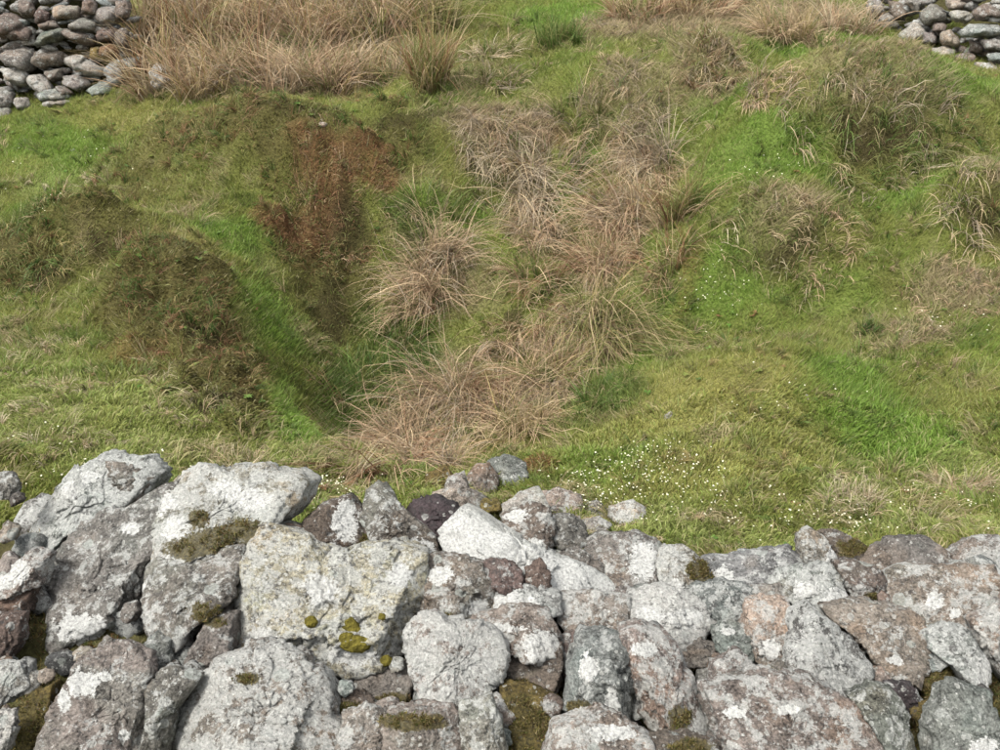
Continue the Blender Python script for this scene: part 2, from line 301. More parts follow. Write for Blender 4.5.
# ------------------------------------------------------------------ short turf (nobody could count it)
def turf(n):
    Y = 3.2+(RNG.random(n)**1.25)*10.6; half = Y*.5097*1.16+.5
    X = (RNG.random(n)*2-1)*half; Z = H(X, Y)
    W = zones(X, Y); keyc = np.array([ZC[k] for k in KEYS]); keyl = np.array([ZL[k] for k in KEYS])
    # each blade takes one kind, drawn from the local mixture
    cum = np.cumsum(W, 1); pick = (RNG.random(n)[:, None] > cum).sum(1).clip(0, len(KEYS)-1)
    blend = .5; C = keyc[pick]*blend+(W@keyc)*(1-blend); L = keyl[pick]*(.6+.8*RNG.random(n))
    clump = n2(X, Y, 9, 2, 31); L = L*(1+.9*clump)
    C = C*(.72+.56*RNG.random(n))[:, None]*(1+.22*n2(X, Y, 5, 3, 33))[:, None]
    dead = RNG.random(n) < .07+.09*W[:, 7]; C[dead] = C[dead]*.35+np.array([.42, .37, .20])*.65
    fresh = (RNG.random(n) < .12) & (W[:, 3]+W[:, 4]+W[:, 5] < .5); C[fresh] = C[fresh]*.4+np.array([.17, .26, .05])*.6
    e = .03; gxn = (H(X+e, Y)-H(X-e, Y))/(2*e); gyn = (H(X, Y+e)-H(X, Y-e))/(2*e)
    nr = np.stack([-gxn, -gyn, np.ones(n)], 1); nr /= np.linalg.norm(nr, axis=1, keepdims=True)
    a = RNG.random(n)*6.283; comb = n2(X, Y, 2.0, 2, 35)*5
    a = np.where(RNG.random(n) < .55, comb+RNG.normal(0, .7, n), a)
    lean = .35+.75*RNG.random(n)+.9*np.isin(pick, [3, 4])*RNG.random(n)+.5*(pick == 5)
    D = nr*.45+np.array([0, 0, .55])+lean[:, None]*np.stack([np.cos(a), np.sin(a), 0*a], 1)-.35*np.stack([gxn, gyn, 0*a], 1)*(pick == 5)[:, None]
    D /= np.linalg.norm(D, axis=1, keepdims=True)
    b = RNG.random(n)*6.283; S = np.cross(D, np.stack([np.cos(b), np.sin(b), .3*np.sin(b*3)], 1)); S /= np.linalg.norm(S, axis=1, keepdims=True)
    wd = (.0019+.0015*RNG.random(n)+.0012*np.isin(pick, [3, 4]))*(.55+Y/9)
    B = np.stack([X, Y, Z-.004], 1); nearm = Y < 5.6
    Vs, Ts, Cs = [], [], []; base = 0
    # far blades: one triangle
    f = ~nearm; m = f.sum(); tip = B[f]+D[f]*L[f, None]
    Vs.append(np.stack([B[f]-S[f]*wd[f, None], B[f]+S[f]*wd[f, None], tip], 1).reshape(-1, 3)); Ts.append(np.arange(3*m).reshape(-1, 3))
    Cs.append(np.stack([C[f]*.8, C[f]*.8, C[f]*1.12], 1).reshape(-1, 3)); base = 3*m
    g = nearm; m = g.sum(); mid = B[g]+(D[g]*.55+np.array([0, 0, .10]))*L[g, None]; tip = B[g]+(D[g]*.98-np.array([0, 0, .12]))*L[g, None]; s = S[g]*wd[g, None]
    Vs.append(np.stack([B[g]-s, B[g]+s, mid-s*.8, mid+s*.8, tip], 1).reshape(-1, 3))
    k = base+5*np.arange(m)[:, None]; Ts.append(np.concatenate([k+np.array([0, 1, 3]), k+np.array([0, 3, 2]), k+np.array([2, 3, 4])], 1).reshape(-1, 3))
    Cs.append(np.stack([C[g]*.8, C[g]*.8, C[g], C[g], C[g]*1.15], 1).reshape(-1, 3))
    base = sum(len(q) for q in Vs)
    for i in range(170):
        gu, gv, gr_ = random.choice([(440,430,70),(480,400,60),(540,390,40),(400,455,40),(450,290,55),(440,430,60),(400,450,50),(600,280,35),(530,225,22),(500,155,30),(625,220,35),(640,160,30),(600,335,30),(560,330,25)])
        q = hit(gu+random.gauss(0, gr_*.45), min(470, gv+random.gauss(0, gr_*.4)), HG); sc = random.uniform(.7, 1.25)
        vv, qq, cc = blades(q[:2], .10*sc, .42*sc, 70, (random.uniform(-.55, .3), -.75), .35, 1.35, random.choice([('pink', 'straw', 'grey'), ('pink', 'rust', 'straw'), ('straw', 'olive', 'grey'), ('olive', 'gold', 'pink')]), .0038, 4)
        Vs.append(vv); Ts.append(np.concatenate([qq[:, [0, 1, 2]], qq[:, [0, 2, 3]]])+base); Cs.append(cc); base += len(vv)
    for i in range(1900):
        y = 3.6+random.random()**1.1*9.4; x = (random.random()*2-1)*(y*.55+.3); zw = zones(np.array([x]), np.array([y]))[0]
        rg = zw[3]+zw[4]+zw[5]+.6*zw[7]+.5*zw[6]+.22
        if random.random() > rg: continue
        kd = int(np.argmax(zw*np.array([.8, 1, 1, 1, 1, 1.2, 1.2, 1.2, 0])))
        pal = [('olive', 'straw', 'green'), ('green', 'green', 'olive'), ('olive', 'gold'), ('dkgreen', 'olive', 'gold', 'rust'), ('rust', 'rust', 'olive'), ('straw', 'grey', 'pink', 'olive'), ('dkgreen', 'green', 'straw'), ('pale', 'straw', 'olive'), ('olive',)][kd]
        sc = random.uniform(.6, 1.3)*(.55+y/14); vv, qq, cc = blades((x, y), .09*sc, .15*sc, 70, (random.uniform(-.25, .25), -.35), .75, 1.0, pal, .0026*(.6+y/10), 3)
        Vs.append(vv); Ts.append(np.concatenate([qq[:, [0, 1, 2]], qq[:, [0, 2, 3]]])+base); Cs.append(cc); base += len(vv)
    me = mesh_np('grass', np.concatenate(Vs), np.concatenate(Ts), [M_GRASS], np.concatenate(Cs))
    o = link('grass', me); o['kind'] = 'stuff'; o['category'] = 'grass'; o['label'] = 'short rough grass and moss covering the sides and floor of the pit'

# ------------------------------------------------------------------ tussocks
PAL = dict(pink=(.48,.335,.215), straw=(.50,.385,.235), grey=(.38,.31,.225), olive=(.20,.205,.07), green=(.125,.19,.045), rust=(.24,.13,.07), gold=(.33,.26,.11), pale=(.55,.47,.32), dkgreen=(.07,.135,.025))
def blades(p, r, L, n, lean, spread, droop, pal, width=.0045, seg=5, up=1.0, tipc=None):
    width = width*1.42; n = int(n*.88); nl = max(4, n//9); lk = RNG.integers(0, nl, n)          # blades hang together in locks
    la = RNG.random(nl)*6.283; lq = np.sqrt(RNG.random(nl)); lt = RNG.random(nl); lkn = RNG.normal(0, .2, (nl, 3)); lc = .75+.5*RNG.random(nl); ll = .7+.5*RNG.random(nl)
    a = la[lk]+RNG.normal(0, .16, n); q = np.clip(lq[lk]+RNG.normal(0, .05, n), 0, 1.1)*r
    X = p[0]+np.cos(a)*q; Y = p[1]+np.sin(a)*q; B = np.stack([X, Y, H(X, Y)-.01], 1)
    a2 = a+RNG.normal(0, .2, n)+(lkn[:, 0]*2.5)[lk]; sp = spread*(.2+.8*np.clip(lt[lk]+RNG.normal(0, .12, n), 0, 1))
    D = np.stack([np.cos(a2)*sp+lean[0], np.sin(a2)*sp+lean[1], np.full(n, up)], 1)+RNG.normal(0, .07, (n, 3))+lkn[lk]*.6; D /= np.linalg.norm(D, axis=1, keepdims=True)
    Ls = L*(.5+.6*RNG.random(n))*ll[lk]; st = Ls/seg
    cols = np.array([PAL[k] for k in pal]); C = cols[(lk+(RNG.random(n) < .35)*RNG.integers(0, 9, n)) % len(cols)]*(.7+.5*RNG.random(n))[:, None]*lc[lk][:, None]
    pts = [B]; d = D; kink = RNG.normal(0, .07, (n, 3))+lkn[lk]*.5
    dr = droop*(.6+.8*RNG.random(n))
    for s in range(seg):
        d = d+(RNG.random(n) < .05)[:, None]*RNG.normal(0, .7, (n, 3))          # broken stems
        d = d+np.stack([0*a, 0*a, -dr*(.35+.5*s/seg*2)], 1)/seg*2+kink*np.array([1, 1, .4]); d /= np.linalg.norm(d, axis=1, keepdims=True)
        q2 = pts[-1]+d*st[:, None]; g = H(q2[:, 0], q2[:, 1])+.012+.03*RNG.random(n); q2[:, 2] = np.maximum(q2[:, 2], g); pts.append(q2)
    PT = np.stack(pts, 1); b = RNG.random(n)*6.283; side = np.cross(D, np.stack([np.cos(b), np.sin(b), 0*b+.2], 1)); side /= np.linalg.norm(side, axis=1, keepdims=True)
    wp = np.array([1-.75*(i/seg)**1.5 for i in range(seg)]+[.12]); wd = width*(.6+.6*RNG.random(n))
    off = side[:, None, :]*(wd[:, None]*wp[None])[:, :, None]*.5
    V = np.stack([PT-off, PT+off], 2).reshape(-1, 3)          # n, seg+1, 2
    k = (np.arange(n)*(seg+1)*2)[:, None, None]+(np.arange(seg)*2)[None, :, None]
    Q = (k+np.array([0, 1, 3, 2])[None, None]).reshape(-1, 4)
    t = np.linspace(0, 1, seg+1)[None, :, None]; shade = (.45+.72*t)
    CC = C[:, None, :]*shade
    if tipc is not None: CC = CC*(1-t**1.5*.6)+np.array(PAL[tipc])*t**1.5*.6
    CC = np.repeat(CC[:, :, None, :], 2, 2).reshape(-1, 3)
    return V, Q, CC
turf(700000)
def tussock(label, u, v, r, L, n, lean, spread, droop, pal, green=0, gpal=('green', 'olive'), cat='tussock', group=None, up=1., width=.0045, name='rush_tussock', tipc=None, pos=None):
    p = hit(u, v, HG) if pos is None else pos
    root = empty(name, p, label, cat, group)
    sc = .7+p[1]/26
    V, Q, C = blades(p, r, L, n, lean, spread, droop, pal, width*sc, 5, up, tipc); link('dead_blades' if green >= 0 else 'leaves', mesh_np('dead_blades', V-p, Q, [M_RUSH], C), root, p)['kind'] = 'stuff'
    if green > 0:
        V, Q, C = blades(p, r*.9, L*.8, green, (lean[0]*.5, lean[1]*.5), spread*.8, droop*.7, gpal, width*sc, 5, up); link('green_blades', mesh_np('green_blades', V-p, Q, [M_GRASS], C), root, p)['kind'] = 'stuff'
    return root
PK = ('pink', 'straw', 'pink', 'grey'); ST = ('straw', 'straw', 'pink', 'gold'); GY = ('grey', 'grey', 'straw', 'pale'); OL = ('olive', 'straw', 'gold', 'olive')
GG = 'dead rush tussocks in the wet gully'; GT = 'tall rush tussocks along the top bank'; GR = 'tussocks on the right-hand slope'
TS = [
 # gully, bottom to top
 ('long pinkish dead rushes sweeping down left just above the loose stones', 440,425,.30,.62,620,(-.35,-.75),.55,1.0,PK,30),
 ('flattened straw rushes fanned left at the very bottom of the gully', 400,452,.22,.50,420,(-.75,-.45),.5,.9,PK,20),
 ('thin straw rushes at the bottom of the gully just above the mossy stone', 432,470,.16,.38,240,(-.5,-.4),.6,.9,PK,10),
 ('straw rushes hanging over the right edge of the bottom clump beside short green turf', 520,430,.20,.48,380,(.1,-.7),.5,1.0,ST,40),
 ('upright tawny rushes behind the lowest clump, leaning right', 545,385,.16,.50,300,(.05,-.45),.35,.7,('straw','gold','olive','pink'),40),
 ('large shaggy rush tussock with olive crown and pale drooping tips', 605,338,.20,.62,850,(.05,-.6),.7,1.5,('olive','gold','straw','olive'),160),
 ('pale combed rush tussock split in two fans on the left of the gully', 435,275,.16,.62,430,(.35,-.65),.45,1.15,PK,20),
 ('low pale fan of rushes bending left over dark green grass', 420,300,.16,.50,320,(-.65,-.45),.45,1.1,PK,20),
 ('rust-tinged rushes combed left high beside the shaggy tussock', 600,272,.18,.52,360,(-.55,-.4),.5,1.0,('pink','straw','rust','pink'),20),
 ('brownish rushes filling the hollow between the two pale fans', 535,285,.22,.42,330,(-.1,-.6),.5,1.0,('pink','rust','straw','olive'),40),
 ('pink straw rushes sprawling level across the middle of the gully', 622,222,.22,.55,430,(-.45,-.3),.7,1.1,PK,20),
 ('pale rushes hanging like a curtain below the grey tuft', 530,195,.18,.62,420,(-.05,-.9),.3,1.3,GY,10),
 ('grey bleached tuft combed right at the head of the hanging curtain', 495,150,.30,.38,460,(.3,-.8),.3,1.5,GY,90),
 ('straw rushes below the curtain where it meets the brown hollow', 535,240,.18,.42,260,(.1,-.7),.4,1.1,PK,10),
 ('dry grass tuft in the pink patch right of the grey tuft', 560,170,.22,.35,260,(.2,-.4),.6,1.0,('pink','grey','straw'),30),
 ('thin rusty rushes at the right edge of the gully against green turf', 680,215,.18,.52,260,(-.1,-.2),.4,.8,('rust','gold','olive','straw'),60),
 ('whitish rushes arching left at the upper right of the gully', 655,165,.20,.50,330,(-.4,-.3),.6,1.1,GY,20),
 ('loose greyish grass tuft midway up the bank above the gully', 632,105,.38,.34,420,(-.1,-.6),.4,1.2,('grey','straw','olive'),50),
 ('mixed green and straw tuft just left of the loose greyish tuft', 575,120,.26,.34,260,(-.1,-.3),.6,.9,('straw','olive','grey'),120),
 ('thin orange-brown rushes at the middle right edge of the gully', 668,270,.16,.42,200,(-.2,-.3),.5,.9,('rust','straw','olive'),40),
 ('dark green grass clump in the pit floor left of the pale fans', 385,385,.26,.36,260,(.1,-.3),.7,.9,('dkgreen','green','olive'),160),
 ('long green grass with a few straws under the low pale fan', 405,335,.22,.36,200,(.1,-.4),.6,.9,('green','olive','straw'),200),
 ('green grass tuft under the drooping tips of the shaggy tussock', 600,398,.26,.22,200,(.1,-.3),.6,.7,('green','olive','dkgreen'),160),
 ('green and straw grass between the red patch and the gully', 430,225,.24,.32,200,(.1,-.4),.6,.9,('green','olive','straw'),180),
 ('bright green leafy clump poking through the bottom rushes', 460,445,.10,.22,60,(0,-.3),.6,.7,('green','dkgreen'),140),
]
for i, s in enumerate(TS):
    lab, u, v, r, L, n, ln, spd, dr, pal, g = s
    tussock(lab, u, v, r, L*1.28, n*1.0, ln, spd, dr, pal, g, group=GG if i < 20 else None)
RS = ('pink', 'straw', 'grey', 'rust', 'straw', 'gold')
TT = [
 ('tall straw rushes leaning left against the end of the left back wall', 160,88,.28,.85,520,(-.15,-.1),.35,.5,RS,40),
 ('tall straw rushes second from the left back wall along the bank edge', 200,92,.28,.80,520,(.1,-.15),.4,.55,RS,50),
 ('straw rushes with olive bases third along the bank edge', 245,84,.28,.85,520,(-.1,-.1),.4,.5,RS,90),
 ('pinkish tall rushes in the middle of the long top clump', 290,92,.28,.85,520,(.1,-.1),.4,.5,PK,60),
 ('tall tawny rushes with green feet left of the brown upright clump', 338,90,.28,.80,500,(.05,-.1),.4,.5,RS,110),
 ('upright olive and brown rush clump standing out at the right end of the long row', 428,82,.20,.80,560,(.08,-.05),.32,.35,('olive','gold','straw','rust'),160),
 ('shorter straw rushes just left of the olive brown upright clump', 385,86,.26,.62,400,(-.1,-.1),.45,.6,RS,120),
 ('pale soft grass mound between the brown upright clump and the green tuft', 490,55,.30,.34,360,(0,-.3),.7,.9,('pale','straw','olive'),80),
 ('pale drooping grass below the pale soft mound', 500,85,.26,.30,260,(.1,-.3),.6,.9,('grey','straw','olive'),80),
 ('dark green rush tuft at the top edge of the bank', 560,42,.26,.40,260,(0,-.1),.5,.6,('green','olive','dkgreen'),260),
]
for i, s in enumerate(TT):
    lab, u, v, r, L, n, ln, spd, dr, pal, g = s
    tussock(lab, u, v, r, L, n, ln, spd, dr, pal, g, group=GT, width=.006)
# rows behind the front row: crests seen over it
BK = [(-4.35,12.6,'back row of straw rushes nearest the left back wall'),(-3.6,12.5,'back row rushes above the second front clump'),(-2.9,12.7,'back row rushes above the third front clump'),
      (-2.2,12.5,'back row rushes above the pinkish front clump'),(-1.5,12.6,'back row rushes above the tawny clump with green feet'),(-.85,12.7,'back row olive rushes right above the brown upright clump')]
for x, y, lab in BK:
    p = np.array([x, y, float(H(x, y))]); tussock(lab, 0, 0, .36, .95, 560, (random.uniform(-.1, .1), -.1), .4, .5, RS if x < -1 else OL, 60, group=GT, width=.0065, pos=p)
BK2 = [(-4.0,13.6,'farthest straw rushes at the top edge near the left back wall'),(-2.6,13.7,'farthest straw rushes at the top edge above the long clump'),(-1.2,13.8,'farthest olive rushes at the top edge left of the green tuft')]
for x, y, lab in BK2:
    p = np.array([x, y, float(H(x, y))]); tussock(lab, 0, 0, .6, 1.0, 700, (0, -.1), .4, .5, RS, 90, group=GT, width=.007, pos=p)
TR = [
 ('brown straw rushes at the top edge right of the green tuft', 640,15,.34,.55,420,(0,-.1),.5,.6,('straw','gold','pink','rust'),60,.006),
 ('brown rushes at the top edge above the small brown hummock', 705,12,.36,.55,460,(.05,-.1),.5,.6,('straw','rust','pink','gold'),60,.006),
 ('shaggy tall straw tussock at the top, drooping left', 785,42,.26,.60,560,(-.2,-.25),.5,.8,ST,70,.006),
 ('pale dry rushes at the top edge against the right back wall', 850,32,.30,.50,420,(.05,-.15),.5,.7,('pale','straw','pink'),40,.006),
 ('low dry grass running from the shaggy tussock to the right back wall', 820,50,.30,.34,260,(0,-.3),.6,.9,('straw','pink','olive'),60,.005),
 ('small brown domed hummock of dead grass high on the slope', 712,74,.32,.28,560,(0,-.7),.5,1.5,('olive','straw','rust','grey'),60,.005),
 ('straw fringe hanging from the low ridge beside the brown domed hummock', 768,95,.22,.34,330,(.1,-.6),.5,1.2,('straw','grey','pink'),30,.005),
 ('left side of the big grey shaggy hummock, blades streaming left', 822,125,.40,.36,300,(-.3,-.8),.3,1.6,('olive','straw','grey','green'),60,.005),
 ('crown of the big grey shaggy hummock', 868,112,.50,.32,380,(0,-.8),.35,1.6,('olive','grey','olive','straw'),420,.005),
 ('right side of the big grey shaggy hummock, blades hanging down', 925,132,.40,.34,260,(.2,-.8),.3,1.6,('olive','grey','straw','green'),300,.005),
 ('pale mound of bent grass halfway down the right slope', 775,236,.46,.20,340,(.0,-.8),.35,1.5,('straw','olive','pale','straw'),260,.0048),
 ('pinkish bent grass right of the pale mound', 830,255,.32,.22,330,(.2,-.7),.35,1.4,('pink','straw','olive'),90,.0048),
 ('shaggy overhanging tuft at the right picture edge, halfway up', 985,205,.34,.34,480,(-.1,-.8),.35,1.5,('olive','straw','grey'),140,.005),
 ('thin dry grass patch below the overhanging edge tuft', 955,290,.40,.15,360,(0,-.7),.5,1.3,('olive','pink','straw'),120,.0045),
 ('pale soft tuft in the near turf left of the edge tuft', 850,508,.14,.15,420,(0,-.1),.7,.7,('pale','straw','pale'),60,.0026),
 ('pale soft tuft of bent stalks near the right picture edge', 958,492,.17,.19,420,(.1,-.1),.8,.8,('pale','straw','pink'),60,.0026),
 ('straw tuft low on the right slope beside the green hollow', 905,350,.34,.13,260,(-.1,-.6),.5,1.2,('straw','olive'),160,.004),
 ('dark olive tuft on the right edge of the green slope', 870,335,.10,.14,140,(0,-.2),.7,.8,('olive','dkgreen'),60,.004),
]
for s in TR:
    lab, u, v, r, L, n, ln, spd, dr, pal, g, wd = s
    tussock(lab, u, v, r, L, n, ln, spd, dr, pal, g, group=GR, width=wd)
TL = [
 ('pale soft tuft behind the wall left of the pit rim', 240,470,.12,.14,360,(0,-.1),.6,.6,('pale','straw','olive'),60,.0026),
 ('few tall bare straws standing at the pit rim behind the wall', 338,478,.10,.34,26,(.3,-.1),.35,.35,('pale','straw'),0,.004),
 ('brown dead clump over the dark hollow at the left picture edge', 35,258,.36,.18,480,(.1,-.7),.4,1.4,('olive','gold','dkgreen'),120,.0045),
 ('long brown heathery fringe hanging from the left slope', 165,290,.36,.13,600,(.2,-.5),.7,1.,('rust','olive','dkgreen'),60,.003),
 ('lower brown heathery fringe by the bright green band', 215,350,.36,.13,600,(.2,-.5),.7,1.,('rust','olive','rust'),40,.003),
 ('brown heathery fringe under the left bank top', 215,135,.42,.16,600,(.1,-.5),.7,1.,('olive','gold','rust'),60,.0032),
 ('rust-red dead bracken patch at the upper left of the pit', 348,185,.42,.13,900,(.1,-.5),.8,1.,('rust','rust','olive','pink'),60,.0035),
 ('lower rust-red dead bracken by the dark slope', 312,225,.36,.12,700,(.1,-.5),.8,1.,('rust','olive','gold'),60,.0035),
]
for s in TL:
    lab, u, v, r, L, n, ln, spd, dr, pal, g, wd = s
    tussock(lab, u, v, r, L, n, ln, spd, dr, pal, g, width=wd, name='grass_tussock')

def weeds():
    V, T, C = [], [], []; b = 0
    for i in range(700):
        y = 3.6+random.random()*7; x = (random.random()*2-1)*(y*.54); zc = vnoise(np.array([[x*1.3, y*1.3, 3.]]), 77)[0]
        if zc < -.1: continue
        g = random.choice([(.10, .20, .035), (.14, .22, .05), (.20, .24, .06), (.09, .15, .04), (.22, .12, .06)]); z = float(H(x, y)); a0 = random.random()*6.28
        for k in range(random.randint(4, 8)):
            a = a0+k*2.4; L = random.uniform(.015, .04)*(.7+y/20); w_ = L*.28; e = random.uniform(.3, .9); d = np.array([math.cos(a), math.sin(a), e]); sd = np.array([-math.sin(a), math.cos(a), 0])*w_; p = np.array([x, y, z+.015])
            V += [p, p+d*L*.5+sd, p+d*L*.5-sd, p+d*L-np.array([0, 0, L*.35])]; T += [(b, b+1, b+2), (b+1, b+3, b+2)]; C += [g]*4; b += 4
    o = link('leafy_weeds', mesh_np('leafy_weeds', np.array(V), np.array(T), [M_GRASS], np.array(C))); o['kind'] = 'stuff'; o['category'] = 'weeds'; o['label'] = 'small broad-leaved weeds dotted through the turf of the pit'
weeds()
# ------------------------------------------------------------------ white flowers in the turf
def flowers():
    V, T, C = [], [], []; b = 0
    for u, v, ru, rv, n in [(45,462,55,20,110),(110,462,50,10,40),(620,470,85,28,330),(580,505,40,14,80),(690,500,80,35,140),(880,525,110,18,200),(340,492,45,10,70),(715,290,30,35,60),(780,175,30,14,30),(960,325,40,14,40),(770,410,60,40,50),(60,170,60,50,60),(950,500,50,25,80),(300,500,30,10,30)]:
        for _ in range(n):
            uu = random.gauss(u, ru*.75); vv = random.gauss(v, rv*.6)
            if uu < -60 or uu > 1060 or vv > 560 or vv < 100: continue
            p = hit(uu, vv, HG)
            if vnoise(np.array([[p[0]*3.2, p[1]*3.2, 1.]]), 88)[0]+.5*vnoise(np.array([[p[0]*11, p[1]*11, 1.]]), 89)[0] < -.12: continue
            r = random.uniform(.0022, .0055)*(.7+p[1]/12); p = p+np.array([0, 0, random.uniform(.03, .055)])
            nrm = Vector((random.gauss(0, .35), -.35+random.gauss(0, .3), 1)).normalized(); ax = nrm.orthogonal().normalized(); ay = nrm.cross(ax); ph = random.random()*6
            k = 10; ring = []
            for i in range(k):
                rr = r*(1.15 if i % 2 else .6); a = ph+i*6.283/k; q = ax*math.cos(a)*rr+ay*math.sin(a)*rr+nrm*(.25*rr if i % 2 else 0); ring.append(p+np.array(q))
            V += [p]+ring; C += [(.75, .65, .2)]+[(.82, .82, .76)]*k; T += [(b, b+1+i, b+1+(i+1) % k) for i in range(k)]; b += k+1
            foot = np.array([p[0], p[1]+.004, float(H(p[0], p[1]))]); V += [p-np.array([.0012, 0, .001]), p+np.array([.0012, 0, -.001]), foot]; C += [(.1, .16, .04)]*3; T.append((b, b+1, b+2)); b += 3
    me = mesh_np('flowers', np.array(V), np.array(T), [M_PETAL], np.array(C)); o = link('white_flowers', me); o['kind'] = 'stuff'; o['category'] = 'flowers'; o['label'] = 'scatter of tiny white flowers in the short turf'
flowers()

# ------------------------------------------------------------------ stones
ICO = {}
def ico(l):
    if l not in ICO:
        bm = bmesh.new(); bmesh.ops.create_icosphere(bm, subdivisions=l, radius=1); bm.verts.ensure_lookup_table()
        ICO[l] = (np.array([v.co[:] for v in bm.verts]), np.array([[v.index for v in f.verts] for f in bm.faces])); bm.free()
    return ICO[l]
RT, UP, FW = np.array([1., 0, 0]), np.array([0, SP, CP]), np.array([0, CP, -SP])
def centroid(P):
    x, y = P[:, 0], P[:, 1]; x1, y1 = np.roll(x, -1), np.roll(y, -1); c = x*y1-x1*y; A = c.sum()/2
    return np.array([((x+x1)*c).sum()/(6*A), ((y+y1)*c).sum()/(6*A)]), abs(A)
def outline(Q, th):
    """radius of a star-shaped polygon Q (about the origin) along the angles th"""
    R = np.zeros(len(th)); d = np.stack([np.cos(th), np.sin(th)], 1)
    for i in range(len(Q)):
        a, b = Q[i], Q[(i+1) % len(Q)]; e = b-a; den = d[:, 0]*e[1]-d[:, 1]*e[0]
        den = np.where(np.abs(den) < 1e-9, 1e-9, den)
        t = (a[0]*e[1]-a[1]*e[0])/den; s = (a[0]*d[:, 1]-a[1]*d[:, 0])/den
        ok = (t > 0) & (s >= -.001) & (s <= 1.001); R = np.where(ok, np.maximum(R, t), R)
    m = np.median(R[R > 0]) if (R > 0).any() else .1
    return np.where(R > 0, R, m)
TINT = dict(g=(.18,.17,.155), pg=(.25,.24,.215), cr=(.34,.32,.25), pk=(.222,.196,.176), br=(.145,.122,.105), pl=(.062,.05,.053), bl=(.19,.205,.197), w=(.42,.43,.40), pe=(.32,.262,.21), dk=(.105,.105,.102), rd=(.13,.100,.088), gn=(.15,.166,.15), orr=(.15,.085,.05), mo=(.13,.10,.035), be=(.25,.222,.19))
SEED = [100]
def stone_shape(Q, thick, level, rough=1., facets=9, topness=.6):
    SEED[0] += 1; rs = np.random.default_rng(SEED[0]); D, T = ico(level)
    th = np.linspace(-math.pi, math.pi, 361); R = outline(Q, th)
    ang = np.arctan2(D[:, 1], D[:, 0]); s = np.hypot(D[:, 0], D[:, 1]); Ro = np.interp(ang, th, R)
    w_, h_ = np.ptp(Q[:, 0])/2, np.ptp(Q[:, 1])/2; sz = (w_+h_)/2; off = rs.random(3)*50
    r = Ro/np.maximum(s, 1e-6)
    def cut(r, nrm, h=None, f=None):
        nv = np.array(nrm, float); nv /= np.linalg.norm(nv); dt = D@nv
        if h is None: h = np.max(r*dt)*f
        return np.minimum(r, np.where(dt > 1e-6, h/np.maximum(dt, 1e-6), 1e9))
    r = cut(r, (rs.normal(0, .22), -.12+rs.normal(0, .15), 1), thick*.5)
    r = cut(r, (0, 0, -1), thick*.6)
    # a broken face slopes in from each long side of the outline
    hull = sorted(map(tuple, Q)); lo, hi = [], []
    for chain, pts_ in ((lo, hull), (hi, hull[::-1])):
        for q in pts_:
            while len(chain) > 1 and (chain[-1][0]-chain[-2][0])*(q[1]-chain[-2][1])-(chain[-1][1]-chain[-2][1])*(q[0]-chain[-2][0]) <= 0: chain.pop()
            chain.append(q)
    hl = np.array(lo[:-1]+hi[:-1])
    for i in range(len(hl)):
        e = hl[(i+1) % len(hl)]-hl[i]; le = np.linalg.norm(e)
        if le < .28*sz: continue
        en = np.array([e[1], -e[0]])/le; de = float(hl[i]@en)
        if de <= 0: continue
        if en[1] > .45: t_, z0 = rs.uniform(.7, 1.5), rs.uniform(-.35, .0)*thick
        elif en[1] < -.45: t_, z0 = rs.uniform(.05, .5), rs.uniform(.15, .45)*thick
        else: t_, z0 = rs.uniform(.2, 1.0), rs.uniform(-.1, .3)*thick
        ln_ = math.sqrt(1+t_*t_); r = cut(r, (en[0], en[1], t_), max(.2*sz, (de*1.01+t_*z0)/ln_))
    for _ in range(max(1, facets//6)):
        v = rs.normal(size=3); v[2] = abs(v[2])+.6; v /= np.linalg.norm(v); r = cut(r, v, None, rs.uniform(.78, .92))
    P = D*r[:, None]
    wq = P/sz; wq = wq+.35*np.stack([fbm(wq*1.3+off+j*9, 2, 3+j) for j in range(3)], 1)
    k = fbm(wq*1.7+off, 3, SEED[0] % 97); rid = np.abs(vnoise(wq*2.3+off*2, 9)); step = np.abs(((P@(rs.normal(size=3)*np.array([.4, 1, .8]))/sz*2.2+k*1.5) % 1)-.5)
    am = sz*rough
    nrm = P/np.linalg.norm(P, axis=1, keepdims=True)
    ns = 40 if level >= 6 else 26 if level >= 4 else 10                       # chipped, fractured faces: each cell tilts its own way
    st = P[rs.integers(0, len(P), ns)]; PW = P+.25*sz*np.stack([vnoise(P/sz*2.5+off+j*5, 4) for j in range(3)], 1)*.5
    ci = ((PW[:, None]-st[None])**2).sum(-1).argmin(1); gg = rs.normal(0, .24 if level > 3 else .5, (ns, 3))
    ch = ((P-st[ci])*gg[ci]).sum(1)+rs.normal(0, .012*sz, ns)[ci]
    P = P+nrm*(np.clip(ch, -.07*sz, .05*sz)*min(1.3, rough))[:, None]
    P = P+nrm*(am*(.035*k-.07*sstep(.10, 0, rid)-.05*sstep(.10, 0, step)))[:, None]
    P = P+nrm*(min(am, .09)*.085*fbm(P*26+off, 4, 3, .68))[:, None]
    if level >= 4: P = P+nrm*(.0042*fbm(P*85+off, 3, 7, .7)-.006*sstep(.16, 0, np.abs(vnoise(P*22+off, 8))))[:, None]
    return P, T
def marks(P, whites, mosses, amt, level_shift=0):
    n = len(P); A = np.zeros((n, 4)); A[:, 2] = amt; A[:, 3] = 1; u, v, d = project(P)
    dm = np.median(d)
    for k, L in ((0, whites), (1, mosses)):
        for q in L:
            c = at_depth(q[0], q[1], 1.); ru = q[2]; rv = q[3] if len(q) > 3 else q[2]
            dist = np.hypot((u-q[0])/ru, (v-q[1])/rv); A[:, k] = np.maximum(A[:, k], np.clip(1.25-.65*dist, 0, 1)*(d < dm+.05))
    return A
MOSSY = []
